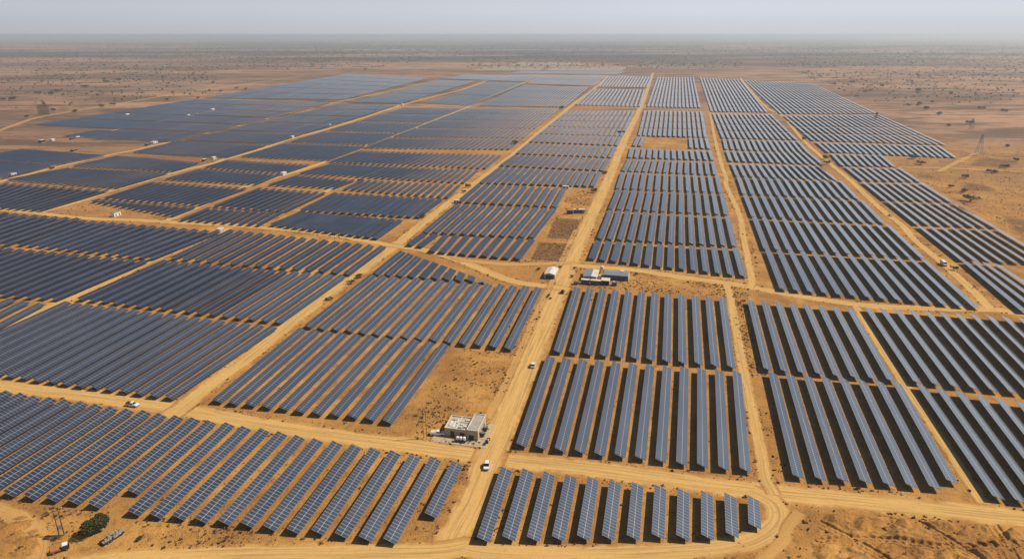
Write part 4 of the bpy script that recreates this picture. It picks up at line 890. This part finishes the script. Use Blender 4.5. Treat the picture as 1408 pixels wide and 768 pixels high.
for a in [(200, 247, 123, 128.5, 130, 6), (455, 512, 84, 91, 380, 9), (400, 458, 90, 99, 130, 7), (342, 400, 97, 104, 170, 7), (210, 340, 103, 115, 170, 6.5), (500, 560, 86, 93, 110, 8), (1204, 1232, 127, 131, 60, 6), (1225, 1240, 127, 131, 14, 5), (0, 100, 96, 99.5, 110, 9), (0, 245, 79, 83.5, 500, 12), (240, 420, 77, 81, 120, 12),
          (560, 660, 60, 72, 500, 16), (640, 720, 66, 71, 200, 14), (1056, 1250, 76, 83, 300, 12), (1330, 1408, 103, 113, 110, 9), (1250, 1330, 93, 101, 100, 9), (1400, 1440, 104, 116, 30, 9), (0, 60, 150, 156, 90, 4)]: strip(*a)
cnt = 0
for k in range(60000):
    py = 52 + 110 * rg.uniform(0, 1) ** 1.9; px = rg.uniform(-20, 1428)
    if py > 96 and 300 < px < 1060: continue
    p = G(px, py)
    if py > 100 and -700 < px < 0: continue
    # outside the panel blocks
    lim = 172 - (px - 40) * 0.1535 if px < 640 else (100 if px < 1020 else 112 + (px - 1110) * 0.44)
    if py > lim - 5: continue
    dn = mnoise.noise(Vector((p[0] * 0.0004, p[1] * 0.0022, 5.0))) + 0.7 * mnoise.noise(Vector((p[0] * 0.0016, p[1] * 0.007, 9.0)))
    if dn < rg.uniform(-0.6, 0.8) or rg.uniform() < (py - 88) / 62.0: continue
    far_clump(p[0], p[1], rg.uniform(0.9, 3.6) * (1.0 + max(0.0, p[1] - 1500) / 2600.0), rg.uniform(2.0, 5.0), 6); cnt += 1
    if cnt > 11000: break
o = m.build('distant_trees', m_fartree); tag(o, 'countless tiny dark trees and groves scattered over the hazy plain', 'trees', kind='stuff')

# ------------------------------------------------------------------ scrub along verges and on open sand
m = MB()
def tuft(x, y, rad):
    n = 5 if rad < 0.5 else 9
    for k in range(n):
        a = rg.uniform(0, 6.283); t_ = rg.uniform(0.3, 1.0); d = rad * rg.uniform(0.1, 0.8)
        c0 = np.array([x + d * math.cos(a), y + d * math.sin(a), rad * rg.uniform(0.1, 0.55)]); u = rg.normal(size=3); u /= np.linalg.norm(u); c = np.cross(u, rg.normal(size=3)); c /= np.linalg.norm(c); s_ = rad * rg.uniform(0.3, 0.55)
        m.poly([c0 - u * s_, c0 - c * s_, c0 + u * s_, c0 + c * s_])
def dens(x, y, s_=0.045, o_=2.0): return mnoise.noise(Vector((x * s_, y * s_, o_)))
count = 0
for ti, (c, w) in enumerate(TRK):
    for i in range(len(c) - 1):
        L = np.hypot(*(c[i + 1] - c[i])); 
        if c[i][1] > 1100: continue
        d = (c[i + 1] - c[i]) / max(L, 1e-6); nn = np.array([-d[1], d[0]])
        k_ = 1.0 if c[i][1] < 600 else 0.4
        for q in range(rg.poisson(L * 2.6 * k_)):
            sg = rg.choice((-1, 1)); off = w * 0.5 + abs(rg.normal(0.8, 1.6)); p = c[i] + d * rg.uniform(0, L) + nn * sg * off
            if dens(*p) < rg.uniform(-0.35, 0.4): continue
            if on_track(p, -0.3): continue
            tuft(p[0], p[1], abs(rg.normal(0.20, 0.20)) + 0.12); count += 1
POLY = [([(556, 575), (640, 478), (712, 487), (672, 600)], 420), ([(770, 372), (1030, 395), (1030, 412), (800, 395)], 700), ([(1085, 700), (1408, 722), (1408, 790), (1060, 790)], 260), ([(0, 690), (230, 712), (640, 760), (0, 790)], 500), ([(745, 290), (800, 262), (820, 262), (772, 362), (720, 360)], 700),
        ([(884, 189), (945, 189), (947, 202), (880, 202)], 160), ([(964, 110), (982, 110), (1050, 400), (1010, 400)], 1100), ([(1008, 412), (1030, 412), (1090, 660), (1030, 655)], 700), ([(1022, 112), (1040, 120), (1400, 430), (1340, 418)], 900), ([(1236, 232), (1408, 236), (1408, 330), (1310, 272)], 1500), ([(1250, 215), (1408, 180), (1408, 232), (1240, 230)], 900), ([(0, 170), (190, 180), (170, 208), (0, 205)], 700),
        ([(130, 278), (235, 298), (230, 303), (60, 292)], 260), ([(590, 640), (660, 640), (630, 755), (560, 750)], 220), ([(672, 645), (720, 638), (690, 755), (640, 756)], 150), ([(575, 560), (690, 560), (680, 630), (570, 615)], 350), ([(545, 330), (640, 270), (640, 345), (590, 345)], 200), ([(700, 390), (775, 390), (730, 490), (690, 490)], 350)]
for q, n in POLY:
    P = [G(*p) for p in q]
    for k in range(int(n * 2.4)):
        u, v = rg.uniform(), rg.uniform(); p = (P[0] * (1 - u) + P[1] * u) * (1 - v) + (P[3] * (1 - u) + P[2] * u) * v
        if dens(*p) < rg.uniform(-0.5, 0.45) or on_track(p, 0.2): continue
        tuft(p[0], p[1], abs(rg.normal(0.14, 0.22)) + 0.12); count += 1
for q in ([(749, 328), (790, 331), (799, 302), (764, 298)], [(728, 358), (776, 361), (788, 335), (741, 332)]):
    P = [G(*p) for p in q]
    for k in range(900):
        u, v = rg.uniform(0.02, 0.98), rg.uniform(0.02, 0.98); p = (P[0] * (1 - u) + P[1] * u) * (1 - v) + (P[3] * (1 - u) + P[2] * u) * v; tuft(p[0], p[1], rg.uniform(0.2, 0.5))
for r_ in rows:                                           # brush in the drip line below each row
    if r_['a'][1] > 520: continue
    a, d, rt, L, tau = frame_of(r_, False)
    for k in range(rg.poisson(L * 0.35)):
        p = a + d * rg.uniform(-2, L + 2) + rt * rg.normal(2.4, 0.7)
        if dens(p[0], p[1], 0.03, 7.0) < rg.uniform(-0.3, 0.5): continue
        tuft(p[0], p[1], abs(rg.normal(0.2, 0.1)) + 0.1); count += 1
tag(m.build('dry_scrub', m_scrub), 'dry brown scrub tufts along the track verges and on open sand', 'scrub', kind='stuff')
print('tufts', count, 'far', cnt)

# ------------------------------------------------------------------ dusty air
m = MB(); m.box(-95000, 95000, -3500, 95000, -2.0, 143.5)
hz, t, b = new_mat('dusty_air'); hz.node_tree.nodes.remove(b); pv = t.n('ShaderNodeVolumePrincipled')
pv.inputs['Color'].default_value = (0.80, 0.91, 1.0, 1); pv.inputs['Density'].default_value = 0.000105; pv.inputs['Anisotropy'].default_value = 0.25
out = [n for n in t.t.nodes if n.type == 'OUTPUT_MATERIAL'][0]; t.l(pv.outputs[0], out.inputs['Volume'])
tag(m.build('haze', hz), 'pale dusty haze over the plain', 'haze', kind='stuff')
